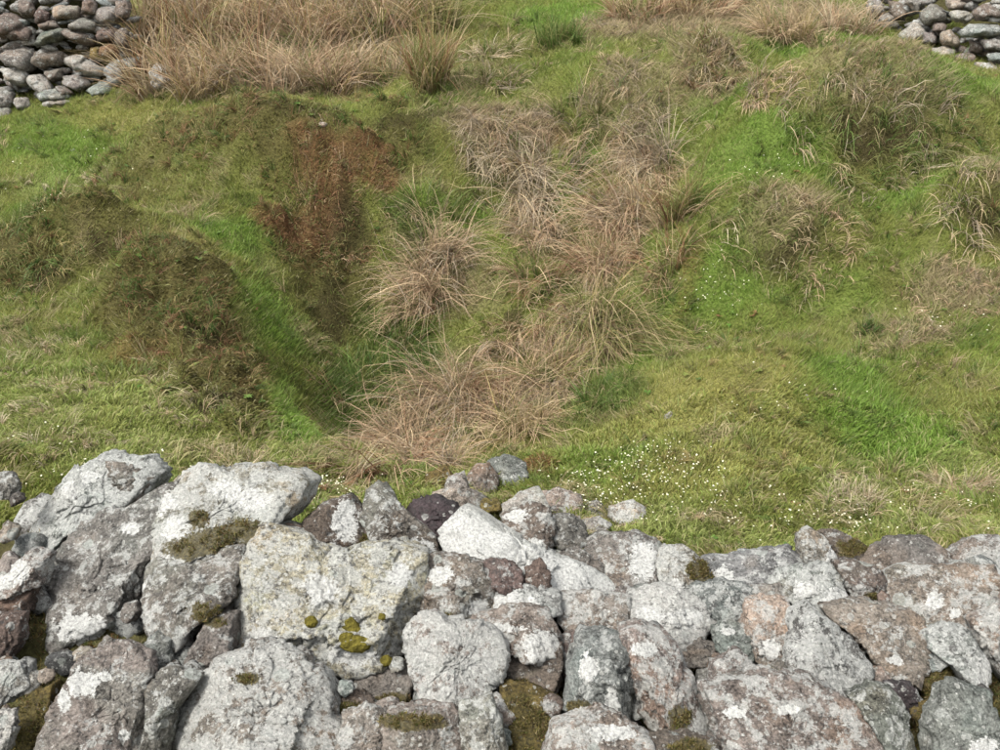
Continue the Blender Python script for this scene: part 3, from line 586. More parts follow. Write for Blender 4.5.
def stone_from(poly, Y, tint, parent, name='stone', amt=.5, whites=(), mosses=(), level=4, label=None, thick=None, rough=1., facets=9, sink=.44, dark=1., lean=0.):
    Qp = np.array(poly, float); c, A = centroid(Qp); C = at_depth(c[0], c[1], Y); dep = float(np.dot(C-np.array([0, 0, CZ]), FW))
    Q = (Qp-c)*dep/F; Q[:, 1] *= -1
    if ((Q[:, 0]*np.roll(Q[:, 1], -1)-np.roll(Q[:, 0], -1)*Q[:, 1]).sum()) < 0: Q = Q[::-1]
    Q = Q*1.055; mn = min(np.ptp(Q[:, 0]), np.ptp(Q[:, 1])); mx = max(np.ptp(Q[:, 0]), np.ptp(Q[:, 1])); th = thick or (.5*mn+.25*mx)
    L, T = stone_shape(Q, th, level, rough, facets); L[:, 2] -= lean*L[:, 1]          # laid back into the slope of the wall
    Wd = L[:, :1]*RT+L[:, 1:2]*UP-L[:, 2:3]*FW
    C2 = C+FW*th*sink; Mk = marks(Wd+C2, whites, mosses, amt)
    rs = np.random.default_rng(SEED[0]); t = dark*np.array([1.04, 1., .955])*np.array(TINT[tint])*rs.uniform(.88, 1.05)*(1+rs.normal(0, .015, 3))
    me = mesh_np('stone', Wd, T, [M_ROCK], np.tile(t, (len(Wd), 1)), level > 3, {'marks': Mk})
    o = link(name, me, parent, C2)
    if label: o['label'] = label
    if parent is not None and len(mosses): MOSSY.append((Wd+C2, T, Mk[:, 1]))
    return o
def vcrest(u): return np.interp(u, [-100, 0, 150, 290, 400, 500, 600, 700, 850, 1000, 1100], [470, 475, 478, 482, 500, 515, 540, 553, 540, 542, 545])
def wall_Y(u, v):
    t = (v-vcrest(u))/(750-vcrest(u)); return 2.78-.86*t
def pocket(u, v): return at_depth(u, v, wall_Y(u, v))
WALL = empty('dry_stone_wall', (0, 2.3, .0), 'broad tumbled wall of lichened grey stones across the foreground', 'stone wall', 'dry stone walls')
WALL['kind'] = 'thing'
S = [ # polygon, tint, lichen, white marks, moss marks, depth shift (negative = nearer), level, label
 ([(-15,475),(5,474),(12,485),(8,500),(-15,500)],'g',.6,[],[],.02,4,None),
 ([(100,464),(125,465),(148,481),(142,499),(118,500)],'g',.4,[],[],.10,4,None),
 ([(5,548),(15,520),(32,493),(48,473),(70,460),(95,463),(118,468),(134,482),(128,500),(100,520),(60,538),(40,562),(20,575),(2,575)],'bl',1.,[(70,490,8),(90,475,8)],[],.03,5,'rounded speckled boulder with greenish lichen and pink stains'),
 ([(-8,575),(18,555),(38,560),(32,588),(10,597),(-15,600)],'pk',.7,[(18,572,10),(5,580,8)],[],-.02,4,None),
 ([(-15,590),(10,585),(28,590),(22,614),(-15,612)],'rd',.1,[],[],.03,4,'dark reddish stone'),
 ([(-15,620),(15,618),(14,645),(0,668),(-15,668)],'rd',.3,[],[],.03,4,None),
 ([(40,535),(60,527),(95,522),(130,500),(148,494),(148,545),(142,565),(128,590),(128,605),(108,622),(95,640),(72,645),(55,664),(15,670),(12,650),(22,610),(30,575)],'g',.45,[(137,507,9,7),(131,528,8,5),(75,628,16,14),(97,630,8,12),(38,590,7)],[],.0,5,'large grey boulder with bluish and white lichen patches'),
 ([(160,480),(178,473),(200,477),(240,473),(262,477),(285,480),(296,490),(290,508),(275,525),(258,538),(230,548),(195,556),(185,568),(160,578),(143,574),(140,555),(145,525),(150,500)],'pg',.85,[(160,500,14,12),(175,530,12),(165,565,10),(250,500,16,10),(225,490,14,8)],[(188,549,20,10),(215,541,28,13),(246,531,20,12),(200,520,9,9)],-.09,5,'tall pale boulder with mossy right shoulder'),
 ([(126,580),(140,570),(170,572),(195,563),(222,556),(229,560),(228,600),(215,612),(197,622),(180,648),(160,652),(146,632),(130,605)],'g',.55,[(137,588,8,5)],[(205,612,14,8)],-.05,5,None),
 ([(250,540),(262,543),(290,553),(330,566),(365,558),(395,556),(413,570),(414,600),(411,625),(408,645),(400,660),(370,672),(340,684),(315,680),(290,670),(270,660),(240,666),(222,660),(228,620),(232,585),(238,560)],'cr',.75,[(262,648,14,20),(350,655,20,10),(320,590,14),(400,575,10)],[],-.06,5,'largest pale cream boulder dotted with olive moss cushions'),
 ([(283,545),(298,522),(322,507),(342,503),(357,518),(357,545),(352,562),(330,566),(300,556)],'br',.3,[(345,520,12,18),(333,552,7,10)],[],.0,4,'brown-grey stone with a white right edge'),
 ([(352,528),(370,530),(388,545),(380,562),(356,562)],'br',.0,[],[(365,545,10)],.05,4,None),
 ([(358,497),(370,488),(382,495),(400,518),(430,540),(434,560),(417,569),(395,555),(370,542),(356,520)],'g',.45,[(420,548,14,8)],[],-.04,5,'long grey stone leaning diagonally'),
 ([(401,515),(412,503),(432,501),(450,507),(465,518),(452,534),(433,548),(420,540),(405,527)],'pl',-.6,[],[],.04,4,'dark plum-brown stone without lichen'),
 ([(435,548),(448,535),(465,518),(480,525),(500,538),(530,555),(560,568),(585,575),(612,590),(628,605),(605,625),(560,618),(520,595),(480,578),(455,566),(438,562)],'w',1.2,[(465,535,26,18),(495,548,30,18),(530,565,32,20),(560,580,30,18),(592,590,30,16),(460,560,20,8),(612,602,16,12)],[],-.05,5,'long slab whitened all over its top by lichen'),
 ([(416,570),(430,562),(455,563),(482,572),(491,590),(491,615),(465,629),(435,631),(420,626),(415,600)],'pk',.5,[(440,575,12,8),(478,608,8)],[(435,622,20,9)],-.05,4,None),
 ([(478,566),(505,563),(522,575),(527,590),(505,594),(488,590)],'rd',.3,[],[],-.05,4,None),
 ([(526,572),(540,562),(551,575),(551,592),(537,594),(526,587)],'rd',.2,[],[],-.05,4,'small brown knob of stone on the white slab'),
 ([(490,597),(510,588),(540,592),(562,600),(562,618),(520,624),(495,619)],'bl',.9,[(505,605,16,12),(530,608,10)],[],-.04,4,None),
 ([(455,637),(480,622),(520,616),(548,620),(560,640),(560,657),(540,667),(510,655),(480,647)],'pk',.5,[(541,647,15,14),(495,628,25,4)],[],-.05,5,'pinkish stone with a round white lichen disc'),
 ([(505,655),(562,652),(560,690),(537,707),(503,692)],'br',.1,[],[(520,690,14,10)],.04,4,None),
 ([(403,645),(415,628),(430,628),(445,636),(480,640),(500,655),(510,678),(500,695),(470,712),(440,717),(420,705),(412,685),(400,670)],'pk',1.,[],[],-.09,5,'pale knobbly stone speckled all over'),
 ([(460,715),(490,706),(500,730),(508,768),(463,768)],'pg',.6,[],[],-.02,4,None),
 ([(383,718),(420,720),(450,718),(463,735),(463,768),(378,768)],'pk',.4,[],[(410,722,30,8)],-.01,4,None),
 ([(338,727),(360,716),(382,725),(386,768),(326,768)],'pk',.6,[],[],.0,4,None),
 ([(190,685),(225,672),(260,672),(290,680),(310,700),(322,725),(334,768),(158,768),(163,735),(178,705)],'pk',.9,[],[(245,680,12,5)],-.07,5,'big pinkish pale boulder at the bottom edge'),
 ([(140,692),(155,682),(175,682),(192,688),(167,720),(162,768),(133,768),(137,715)],'g',.5,[],[],-.03,4,None),
 ([(60,675),(80,665),(100,668),(122,680),(132,700),(136,768),(33,768),(40,715)],'pk',.35,[(84,683,14,11),(106,677,5),(124,736,5),(64,700,5,10)],[],-.06,5,'grey boulder with a bright white lichen patch on top'),
 ([(120,670),(145,640),(160,650),(166,675),(146,686),(135,698),(122,685)],'bl',.5,[],[],.0,4,None),
 ([(178,665),(200,623),(226,625),(229,655),(222,668),(192,682),(178,692)],'g',.3,[],[(215,622,12,5)],-.02,4,None),
 ([(-15,670),(10,670),(22,690),(5,705),(-15,705)],'bl',.8,[],[],.0,4,None),
 ([(-15,718),(5,718),(9,735),(5,752),(-15,755)],'w',.5,[],[],-.02,4,None),
 ([(345,692),(380,672),(405,672),(413,690),(402,706),(365,712)],'g',.1,[],[(395,700,14,6)],.06,4,None),
 ([(328,707),(355,700),(378,712),(367,730),(338,730)],'br',.1,[],[(350,712,18,8)],.04,4,None),
 ([(503,520),(528,508),(548,512),(556,530),(552,548),(537,562),(520,555),(500,540)],'br',.55,[(515,515,12,6),(537,545,6)],[],.03,4,None),
 ([(552,520),(572,517),(586,528),(590,545),(572,552),(555,548)],'g',.35,[],[],.05,4,None),
 ([(557,556),(580,552),(608,570),(604,582),(575,576)],'g',.4,[],[(590,578,12,5)],.04,4,None),
 ([(588,550),(608,540),(645,541),(665,550),(674,562),(655,582),(622,602),(605,592),(595,572)],'g',.55,[(643,560,13,15)],[],.0,5,'rounded grey stone with a cream lichen blotch'),
 ([(655,578),(672,553),(690,553),(708,567),(719,588),(707,602),(680,602),(663,592)],'pg',.8,[(674,590,9)],[(697,570,10,10),(712,580,7)],-.03,4,None),
 ([(713,567),(735,562),(770,560),(800,553),(824,568),(817,588),(780,594),(745,596),(722,592)],'bl',.5,[(723,578,9,12)],[],.02,5,'flat grey slab with a white square end'),
 ([(633,602),(660,597),(690,600),(712,612),(722,630),(707,645),(682,654),(650,648),(630,632)],'pk',1.3,[(650,615,14,8),(685,618,18,8)],[],-.04,5,None),
 ([(688,600),(715,590),(750,590),(770,600),(762,622),(745,634),(717,630)],'bl',.6,[],[],-.02,4,None),
 ([(753,592),(785,588),(794,605),(772,618),(757,610)],'pg',.6,[],[],-.01,4,None),
 ([(585,642),(600,645),(631,650),(635,680),(636,710),(629,730),(600,724),(566,714),(572,680)],'bl',.35,[(588,668,8,16),(612,705,6,16)],[(578,706,10,5)],-.08,5,'blue-green block with a sharp straight edge'),
 ([(628,647),(650,640),(670,645),(687,665),(702,695),(712,725),(714,750),(690,752),(665,750),(645,722),(635,690)],'pk',.7,[(645,650,12,6),(700,722,11,9)],[(680,718,12,9),(677,740,6,12)],-.07,5,'long mauve-grey stone lying down to the right'),
 ([(556,738),(600,725),(627,732),(657,750),(665,770),(545,770)],'pk',.6,[(612,733,22,7)],[],-.08,4,None),
 ([(680,657),(705,645),(718,648),(716,662),(700,669),(685,667)],'g',.1,[],[],.02,4,None),
 ([(718,633),(735,627),(753,632),(754,660),(737,668),(721,662)],'bl',.4,[(728,631,6,3)],[],-.01,4,None),
 ([(720,670),(745,658),(763,675),(770,692),(745,704),(722,702),(717,687)],'pk',.6,[(745,683,6,5),(727,693,6)],[],-.02,4,None),
 ([(702,697),(714,688),(722,703),(714,720),(704,714)],'gn',.1,[],[],-.01,4,None),
 ([(755,612),(775,605),(795,605),(806,625),(802,655),(787,675),(768,674),(756,657),(751,635)],'pe',.6,[(770,650,10,8)],[],-.06,5,'peach-coloured rounded stone standing on end'),
 ([(718,710),(760,700),(800,697),(835,705),(872,722),(904,752),(904,770),(738,770),(728,740)],'pk',.6,[(733,713,13,5),(790,710,10,5)],[],-.08,5,'broad pinkish grey boulder at the bottom edge'),
 ([(810,630),(830,619),(852,640),(872,655),(889,690),(860,697),(835,707),(815,697),(795,682),(802,652)],'dk',.85,[],[],-.06,5,'dark angular stone peppered with white specks'),
 ([(793,674),(812,665),(826,692),(802,698),(783,692)],'g',.3,[],[],.0,4,None),
 ([(838,618),(870,614),(900,616),(937,627),(944,655),(932,672),(920,687),(890,677),(870,652),(850,632)],'be',.35,[(895,660,7,5)],[],-.04,5,'beige stone with a flat top and undercut edge'),
 ([(888,602),(910,585),(935,577),(975,576),(1015,574),(1015,615),(985,627),(960,637),(935,632),(915,620),(895,612)],'be',.6,[(955,613,5),(935,600,8)],[],-.02,5,'broad beige-pink stone at the right edge'),
 ([(868,572),(890,552),(915,544),(940,544),(962,558),(962,574),(925,582),(895,586),(875,582)],'g',.3,[],[],.03,5,'low triangular grey rock on the crest'),
 ([(962,556),(980,543),(1015,542),(1015,577),(985,579),(960,573)],'g',.6,[],[],.03,4,None),
 ([(778,592),(790,578),(815,570),(840,572),(851,585),(855,605),(849,617),(815,616),(785,604)],'bl',.8,[(838,598,14,9),(805,590,12,6)],[],-.03,5,'pale blue-grey stone with a white spot'),
 ([(843,566),(870,567),(890,575),(897,587),(880,598),(860,608),(850,592)],'br',.5,[],[(875,600,12,6)],.0,4,None),
 ([(806,541),(818,532),(831,540),(844,565),(836,574),(815,573),(805,561)],'pg',.6,[(832,560,5,12)],[],.02,4,None),
 ([(830,537),(842,534),(870,545),(882,558),(850,569),(840,562)],'br',.3,[],[(850,548,14,8),(875,550,8,6)],.06,4,None),
 ([(938,642),(965,635),(985,640),(996,660),(1003,688),(980,694),(960,670),(943,657)],'bl',.8,[(985,670,8,14)],[],-.02,4,None),
 ([(983,627),(1015,608),(1015,690),(998,664),(988,642)],'pg',.8,[],[],-.02,4,None),
 ([(860,708),(885,698),(910,705),(924,730),(920,770),(892,770),(880,732)],'gn',.4,[],[],-.05,4,None),
 ([(948,727),(965,705),(978,697),(1015,712),(1015,770),(943,770)],'bl',.3,[(985,748,12,9)],[],-.07,5,'blue-grey stone in the bottom right corner'),
 ([(893,690),(920,690),(928,710),(917,722),(900,707)],'pl',.3,[],[],.03,4,None),
 ([(923,722),(945,706),(962,712),(952,730),(942,748),(930,742)],'mo',-.3,[],[(940,720,20,18)],-.02,4,'rounded stone cloaked in yellow moss'),
 ([(558,602),(600,600),(632,605),(637,625),(622,647),(585,645),(560,627)],'pk',.7,[],[],-.02,4,None),
 ([(558,650),(575,638),(588,645),(578,690),(563,702)],'br',.2,[(562,660,4,8)],[],.04,4,None),
 ([(500,700),(530,698),(560,712),(556,745),(520,768),(503,740)],'mo',.1,[],[(525,725,30,25)],.03,4,None),
 ([(655,745),(690,742),(722,752),(722,772),(655,772)],'br',.4,[],[(690,748,20,8)],-.02,4,None),
 ([(15,705),(40,692),(45,720),(36,760),(5,768),(8,735)],'mo',-.2,[],[(25,730,30,30)],.05,4,'moss-brown stone in the lower left gap'),
 ([(920,668),(948,662),(962,682),(955,700),(930,704)],'mo',-.3,[],[(940,685,30,24)],.06,4,None),
 ([(735,732),(760,735),(745,765),(725,765),(722,745)],'br',.1,[],[(735,745,14,14)],.02,4,None),
]
for poly, tint, amt, wh, ms, dy, lev, lab in S:
    c, A = centroid(np.array(poly, float))
    stone_from(poly, wall_Y(c[0], c[1])+dy, tint, WALL, 'stone', amt, wh, ms, 6 if A > 6500 else 5, lab, facets=8, dark=.76, lean=.16)
# wall core and filler stones
def crest_z(x): return np.interp(x, [-1.5, -.4, .3, 1.6], [.72, .70, .55, .50])
def wall_surf(x, y):
    x = np.asarray(x, float); y = np.asarray(y, float); z = crest_z(x)
    zn = np.where(x < 99, .42, 0)
    s = np.where(y > 2.78, z-(y-2.78)*1.1, np.where(y > 1.9, z+(zn-z)*(2.78-y)/.88, zn-(1.9-y)*.75))
    return s
def wall_core():
    xs = np.linspace(-2.9, 2.9, 240); ys = np.linspace(1.2, 3.5, 96); X, Y = np.meshgrid(xs, ys)
    Z = wall_surf(X, Y)-.21+.03*n2(X, Y, 7, 3, 41)+.012*n2(X, Y, 24, 2, 42)
    Z = np.where((Y > 3.35), -.4, Z); V = np.stack([X.ravel(), Y.ravel(), Z.ravel()], 1); nx = len(xs)
    I = (np.arange(len(ys)-1)[:, None]*nx+np.arange(nx-1)[None]).ravel(); Q = np.stack([I, I+1, I+nx+1, I+nx], 1)
    pl = np.array(WALL.location); link('earth_fill', mesh_np('earth_fill', V-pl, Q, [M_EARTH], None, True), WALL)
    # moss and dead litter growing on the core, short fronds
    n = 90000; x = RNG.uniform(-1.7, 1.7, n); y = RNG.uniform(1.6, 3.0, n); z = wall_surf(x, y)-.21+.03*n2(x, y, 7, 3, 41)+.012*n2(x, y, 24, 2, 42)
    k = n2(x, y, 6, 3, 44); keep = k > -.25; x, y, z, k = x[keep], y[keep], z[keep], k[keep]; n = len(x)
    D = RNG.normal(0, .7, (n, 3)); D[:, 2] = abs(D[:, 2])+.5; D /= np.linalg.norm(D, axis=1, keepdims=True); L = .008+.016*RNG.random(n)+.012*np.clip(k, 0, 1)
    Sd = np.cross(D, RNG.normal(0, 1, (n, 3))); Sd /= np.linalg.norm(Sd, axis=1, keepdims=True); B = np.stack([x, y, z], 1); wd = (.0016+.0016*RNG.random(n))[:, None]
    V = np.stack([B-Sd*wd, B+Sd*wd, B+D*L[:, None]], 1).reshape(-1, 3)
    pal = np.array([(.10, .08, .025), (.13, .10, .03), (.06, .075, .016), (.10, .055, .022), (.22, .18, .10)]); C = pal[RNG.integers(0, 5, n)]*(.6+.7*RNG.random(n))[:, None]
    o = link('moss', mesh_np('moss', V-pl, np.arange(3*n).reshape(-1, 3), [M_MOSS], np.repeat(C, 3, 0)), WALL); o['kind'] = 'stuff'
wall_core()
FILL = []
for i in range(14):
    rs = np.random.default_rng(900+i); k = 7; a = np.sort(rs.random(k)*6.28+0); a = np.linspace(0, 6.28, k, endpoint=False)+rs.normal(0, .15, k)
    rr = rs.uniform(.7, 1.1, k); Q = np.stack([np.cos(a)*rr*1.15, np.sin(a)*rr*.85], 1)*.1
    P, T = stone_shape(Q, .17, 3, 1.3, 8); t = np.array(TINT[['g','br','pk','g','bl','br','g','be','br','br','g','bl','br','dk'][i]])*.72
    Mk = np.zeros((len(P), 4)); Mk[:, 2] = rs.uniform(.2, .9); Mk[:, 3] = 1
    FILL.append(mesh_np('filler_stone', P[:, [0, 2, 1]], T, [M_ROCK], np.tile(t, (len(P), 1)), True, {'marks': Mk}))
RUBBLE = []                                           # small angular pieces for the far walls
for i in range(12):
    rs = np.random.default_rng(950+i); k = 5+i % 3; a = np.linspace(0, 6.28, k, endpoint=False)+rs.normal(0, .25, k); rr = rs.uniform(.65, 1.15, k); Q = np.stack([np.cos(a)*rr*1.15, np.sin(a)*rr*.85], 1)*.1
    P, T = stone_shape(Q, .17, 2, 1.6, 36); t = np.array(TINT[['g','br','pk','g','bl','br','g','be','g','dk','g','bl'][i]])*.95
    Mk = np.zeros((len(P), 4)); Mk[:, 2] = rs.uniform(.1, .7); Mk[:, 3] = 1
    RUBBLE.append(mesh_np('rubble_stone', P[:, [0, 2, 1]], T, [M_ROCK], np.tile(t, (len(P), 1)), False, {'marks': Mk}))
def filler(parent, p, s, name='stone', meshes=FILL, flat=False):
    o = link(name, random.choice(meshes), parent, p); o.scale = (s*random.uniform(.85, 1.2), s*random.uniform(.8, 1.1), s*random.uniform(.75, 1.05))
    if flat: o.scale = (s*random.uniform(1., 1.5), s*random.uniform(.8, 1.1), s*random.uniform(.5, .8)); o.rotation_euler = (random.gauss(0, .2), random.gauss(0, .25), random.gauss(0, .4)); return o
    o.rotation_euler = (random.gauss(0, .35), random.gauss(0, .35), random.random()*6.28); return o
for x in np.arange(-1.45, 1.46, .155):
    for y in np.arange(1.72, 2.85, .15):
        xx = x+random.uniform(-.05, .05); yy = y+random.uniform(-.05, .05)
        filler(WALL, (xx, yy, float(wall_surf(xx, yy))-.20), random.uniform(.5, .8))
for i in range(90):     # shoulders of the wall, beside and behind the part in view
    side = random.choice((-1, 1)); xx = side*random.uniform(1.55, 2.7) if i < 60 else random.uniform(-1.5, 1.5); yy = random.uniform(1.5, 3.1) if i < 60 else random.uniform(2.95, 3.25)
    filler(WALL, (xx, yy, float(wall_surf(xx, yy))-(.10 if i < 60 else .24)), random.uniform(1., 1.7))

def moss_on_stones():
    Vv, Cc = [], []; pal = np.array([(.11, .09, .026), (.14, .115, .035), (.065, .075, .018), (.09, .055, .024), (.22, .18, .09)])
    for P, T, m in MOSSY:
        a, b, c = P[T[:, 0]], P[T[:, 1]], P[T[:, 2]]; cr = np.cross(b-a, c-a); ar = np.linalg.norm(cr, axis=1)/2; w_ = ar*np.clip(m[T].mean(1)-.45, 0, .4)/.4
        n = int(min(9000, w_.sum()*420000));
        if n < 20: continue
        i = RNG.choice(len(T), n, p=w_/w_.sum()); r1 = np.sqrt(RNG.random((n, 1))); r2 = RNG.random((n, 1)); B = a[i]*(1-r1)+b[i]*r1*(1-r2)+c[i]*r1*r2
        k = fbm(B*38, 4, 4, .65); ok = k > .02; B = B[ok]; i = i[ok]; n = len(B)
        nr = cr[i]/np.linalg.norm(cr[i], axis=1, keepdims=True); D = nr*.6+np.array([0, 0, .4])+RNG.normal(0, .45, (n, 3)); D /= np.linalg.norm(D, axis=1, keepdims=True)
        Sd = np.cross(D, RNG.normal(0, 1, (n, 3))); Sd /= np.linalg.norm(Sd, axis=1, keepdims=True); wd = (.0010+.0012*RNG.random(n))[:, None]; L = (.004+.009*RNG.random(n))[:, None]
        Vv.append(np.stack([B-Sd*wd, B+Sd*wd, B+D*L], 1).reshape(-1, 3)); Cc.append(np.repeat(pal[RNG.integers(0, 5, n)]*(.6+.7*RNG.random(n))[:, None], 3, 0))
    V = np.concatenate(Vv)-np.array(WALL.location); o = link('moss', mesh_np('moss', V, np.arange(len(V)).reshape(-1, 3), [M_MOSS], np.concatenate(Cc)), WALL); o['kind'] = 'stuff'
moss_on_stones()
# wedge stones in the gaps between the big ones
def inside(poly, u, v):
    c = False; n_ = len(poly)
    for i in range(n_):
        (x0, y0), (x1, y1) = poly[i], poly[i-1]
        if (y0 > v) != (y1 > v) and u < (x1-x0)*(v-y0)/(y1-y0)+x0: c = not c
    return c
wr = random.Random(5); cnt = 0; done = []
for _ in range(6000):
    u = wr.uniform(0, 1000); v = wr.uniform(vcrest(u)+22, 748)
    if any(inside(q[0], u, v) for q in S) or any(math.hypot(u-a, v-b) < 13 for a, b in done): continue
    done.append((u, v)); r = wr.uniform(7, 14); k = wr.randint(5, 7); a0 = wr.random()*6
    poly = [(u+r*math.cos(a0+i*6.283/k)*wr.uniform(.75, 1.3), v+r*.85*math.sin(a0+i*6.283/k)*wr.uniform(.75, 1.25)) for i in range(k)]
    stone_from(poly, wall_Y(u, v)+wr.uniform(.0, .05), wr.choice(['g','br','pk','bl','be','pg','g','dk']), WALL, 'stone', wr.uniform(0, .8), (), (), 3, None, facets=10, rough=1.3, dark=.85, lean=.1); cnt += 1
    if cnt > 75: break
# moss cushions standing proud of the big cream boulder
dg = None
def cushion(parent_label, u, v, ru, rv, label=None):
    st = next(o for o in WALL.children if o.get('label') == parent_label); me = st.data
    n = len(me.vertices); co = np.zeros(n*3, np.float32); me.vertices.foreach_get('co', co); W = co.reshape(-1, 3)+np.array(st.matrix_basis.translation)+np.array(WALL.location)
    pu, pv, d = project(W); near_ = np.hypot(pu-u, pv-v) < 9; sel = near_ & (d < np.median(d)+.02); dd = float(np.min(d[sel])) if sel.any() else float(np.median(d))
    r = ray(u, v); c = r/np.dot(r, FW)*(dd+.009)+np.array([0, 0, CZ]); D, T = ico(4); k = fbm(D*2.5+u, 4, 5); k2 = fbm(D*14+u, 3, 6)
    P = D*(1+.22*k+.12*k2)[:, None]; P = P[:, :1]*RT*ru*dd/F+P[:, 1:2]*UP*rv*dd/F-P[:, 2:3]*FW*.008
    Cc = np.array([.085, .072, .014])*(1+.5*k2+.3*k)[:, None]
    o = bpy.data.objects.new('moss_cushion', mesh_np('moss_cushion', P, T, [M_CUSH], Cc, True)); COL.objects.link(o); o.parent = st
    o.location = Vector(c)-st.location-WALL.location
M_CUSH = soil_mat('moss_cushion')
CB = 'largest pale cream boulder dotted with olive moss cushions'
for u, v, ru, rv in [(351,630,9,12),(356,644,14,9),(347,641,9,9),(311,622,6.5,6),(382,617,4,4),(386,661,6,6)]: cushion(CB, u, v, ru, rv)

# ------------------------------------------------------------------ loose stones behind the wall and in the turf
LOOSE = [
 ([(462,482),(475,467),(490,465),(498,480),(496,498),(480,493),(465,491)],'br',.4,0,'brown-mauve block of the stone pair at the foot of the gully'),
 ([(488,464),(505,456),(525,465),(528,480),(515,491),(500,494),(492,478)],'gn',.3,.05,'dark grey-green block leaning on the brown one at the foot of the gully'),
 ([(448,480),(463,473),(468,490),(487,500),(480,509),(455,506),(443,495)],'g',.5,-.05,'grey slab under the paired blocks'),
 ([(424,476),(445,466),(453,480),(440,491),(425,491)],'mo',.0,0,'small stone under yellow moss among the lowest straw'),
 ([(430,494),(455,490),(470,502),(460,512),(435,508)],'be',.3,-.1,'tan stone just behind the dark plum stone of the wall'),
 ([(476,500),(498,500),(502,512),(485,514)],'mo',.1,-.1,'small mossy tan stone below the paired blocks'),
 ([(498,512),(518,496),(540,490),(550,510),(540,522),(508,524)],'pg',.6,-.1,'pale sloping stone at the left end of the loose row'),
 ([(535,496),(560,491),(582,498),(584,512),(570,520),(552,517)],'be',.5,0,'brown-topped stone second in the loose row behind the wall'),
 ([(584,506),(598,502),(609,511),(606,521),(588,520)],'g',.5,0,'small square grey stone third in the loose row'),
 ([(582,522),(600,518),(613,526),(605,534),(588,533)],'g',.5,-.1,'low flat stone in front of the small square one'),
 ([(613,509),(635,502),(649,510),(642,523),(622,528),(611,519)],'pg',.7,0,'mauve-grey stone lying apart at the right end of the loose row'),
 ([(558,518),(580,518),(586,528),(570,534),(556,530)],'g',.4,-.1,'rounded grey stone below the brown-topped one'),
]
for poly, tint, amt, dy, lab in LOOSE:
    c, A = centroid(np.array(poly, float)); low = max(q[1] for q in poly); p = hit(c[0], low-2, HG)
    o = stone_from(poly, p[1]+.02+dy, tint, None, 'loose_stone', amt, (), (), 4, lab, sink=.4); o['category'] = 'stone'; o['group'] = 'loose stones at the foot of the gully'
SM = [(74,151,6,'small pale stone in the turf below the left back wall','pg'),(8,146,6,'low grey stone at the left picture edge below the back wall','g'),(785,379,5,'small whitish stone on top of the near mound','w'),(808,398,7,'tan stone bedded in the near mound','be'),
      (672,416,8,'brown-pink stone bedded in the left flank of the near mound','pk'),(668,434,6,'small brown stone just under the brown-pink one','br'),(918,57,7,'pale stone in the green turf before the right back wall','pg'),(978,79,8,'pinkish stone in the turf under the right back wall','pk'),
      (820,466,5,'tiny tan stone low on the near mound','be'),(322,122,7,'pale mauve stone on the bank above the red bracken','pk'),(805,190,5,'tiny pale stone on the green slope under the shaggy hummock','w')]
for u, v, r, lab, tint in SM:
    p = hit(u, v, HG); poly = [(u+r*math.cos(a)*random.uniform(.85, 1.3), v+r*.7*math.sin(a)*random.uniform(.8, 1.15)) for a in np.linspace(0, 6.28, 8)[:-1]]
    o = stone_from(poly, p[1]+.0, tint, None, 'field_stone', .5, (), (), 3, lab, sink=.1); o.location.z += .025; o.location.z -= .035; o['category'] = 'stone'
p = hit(157, 88, HG); o = stone_from([(146,69),(155,61),(168,66),(170,82),(157,89),(147,82)], p[1]-.12, 'pg', None, 'boulder', .6, (), (), 4, 'pale upright boulder among rushes right of the left back wall', sink=.3); o['category'] = 'boulder'

# ------------------------------------------------------------------ the two walls beyond the pit
def back_wall(label, polys, ybase, urange, vtop_extra, loc, core):
    root = empty('dry_stone_wall', loc, label, 'stone wall', 'dry stone walls'); root['kind'] = 'thing'
    for poly, tint, amt, dy in polys:
        c, A = centroid(np.array(poly, float)); Y = ybase(c[0], c[1])+dy
        stone_from(poly, Y-.02, tint, root, 'stone', amt*.6, (), (), 3, None, sink=.35, facets=40, rough=1.6, dark=.95, lean=.25)
    for uu in np.arange(urange[0], urange[1], 12):
        for vv in np.arange(-40, vtop_extra(uu), 10):
            a = uu+random.uniform(-5, 5); b = vv+random.uniform(-4, 4)
            if b > vtop_extra(a): continue
            P = at_depth(a, b, ybase(a, b)+.19); filler(root, P, random.uniform(.65, 1.2), meshes=RUBBLE, flat=True)
    V, Q = core; link('earth_fill', mesh_np('earth_fill', V-np.array(loc), Q, [M_EARTH], None, False), root)
def core_prism(a, b, zb, zt, depth):
    """solid rubble core between ground points a and b (face line), leaning back"""
    n = 24; V = []; a = np.array(a, float); b = np.array(b, float); d = (b-a)/np.linalg.norm(b-a); nr = np.array([-d[1], d[0]]);  nr = nr if nr[1] > 0 else -nr
    for i in range(n+1):
        p = a+(b-a)*i/n
        for k, (o_, z) in enumerate([(.6, zb), (1.0, zt), (1.0+depth, zt), (1.2+depth, zb)]):
            q = p+nr*(o_+random.uniform(-.02, .02)); V.append((q[0], q[1], z+random.uniform(-.03, .03)))
    Q = [(i*4+k, i*4+4+k, i*4+4+(k+1) % 4, i*4+(k+1) % 4) for i in range(n) for k in range(4)]+[(0, 1, 2, 3), (n*4+3, n*4+2, n*4+1, n*4)]
    return np.array(V), np.array(Q)
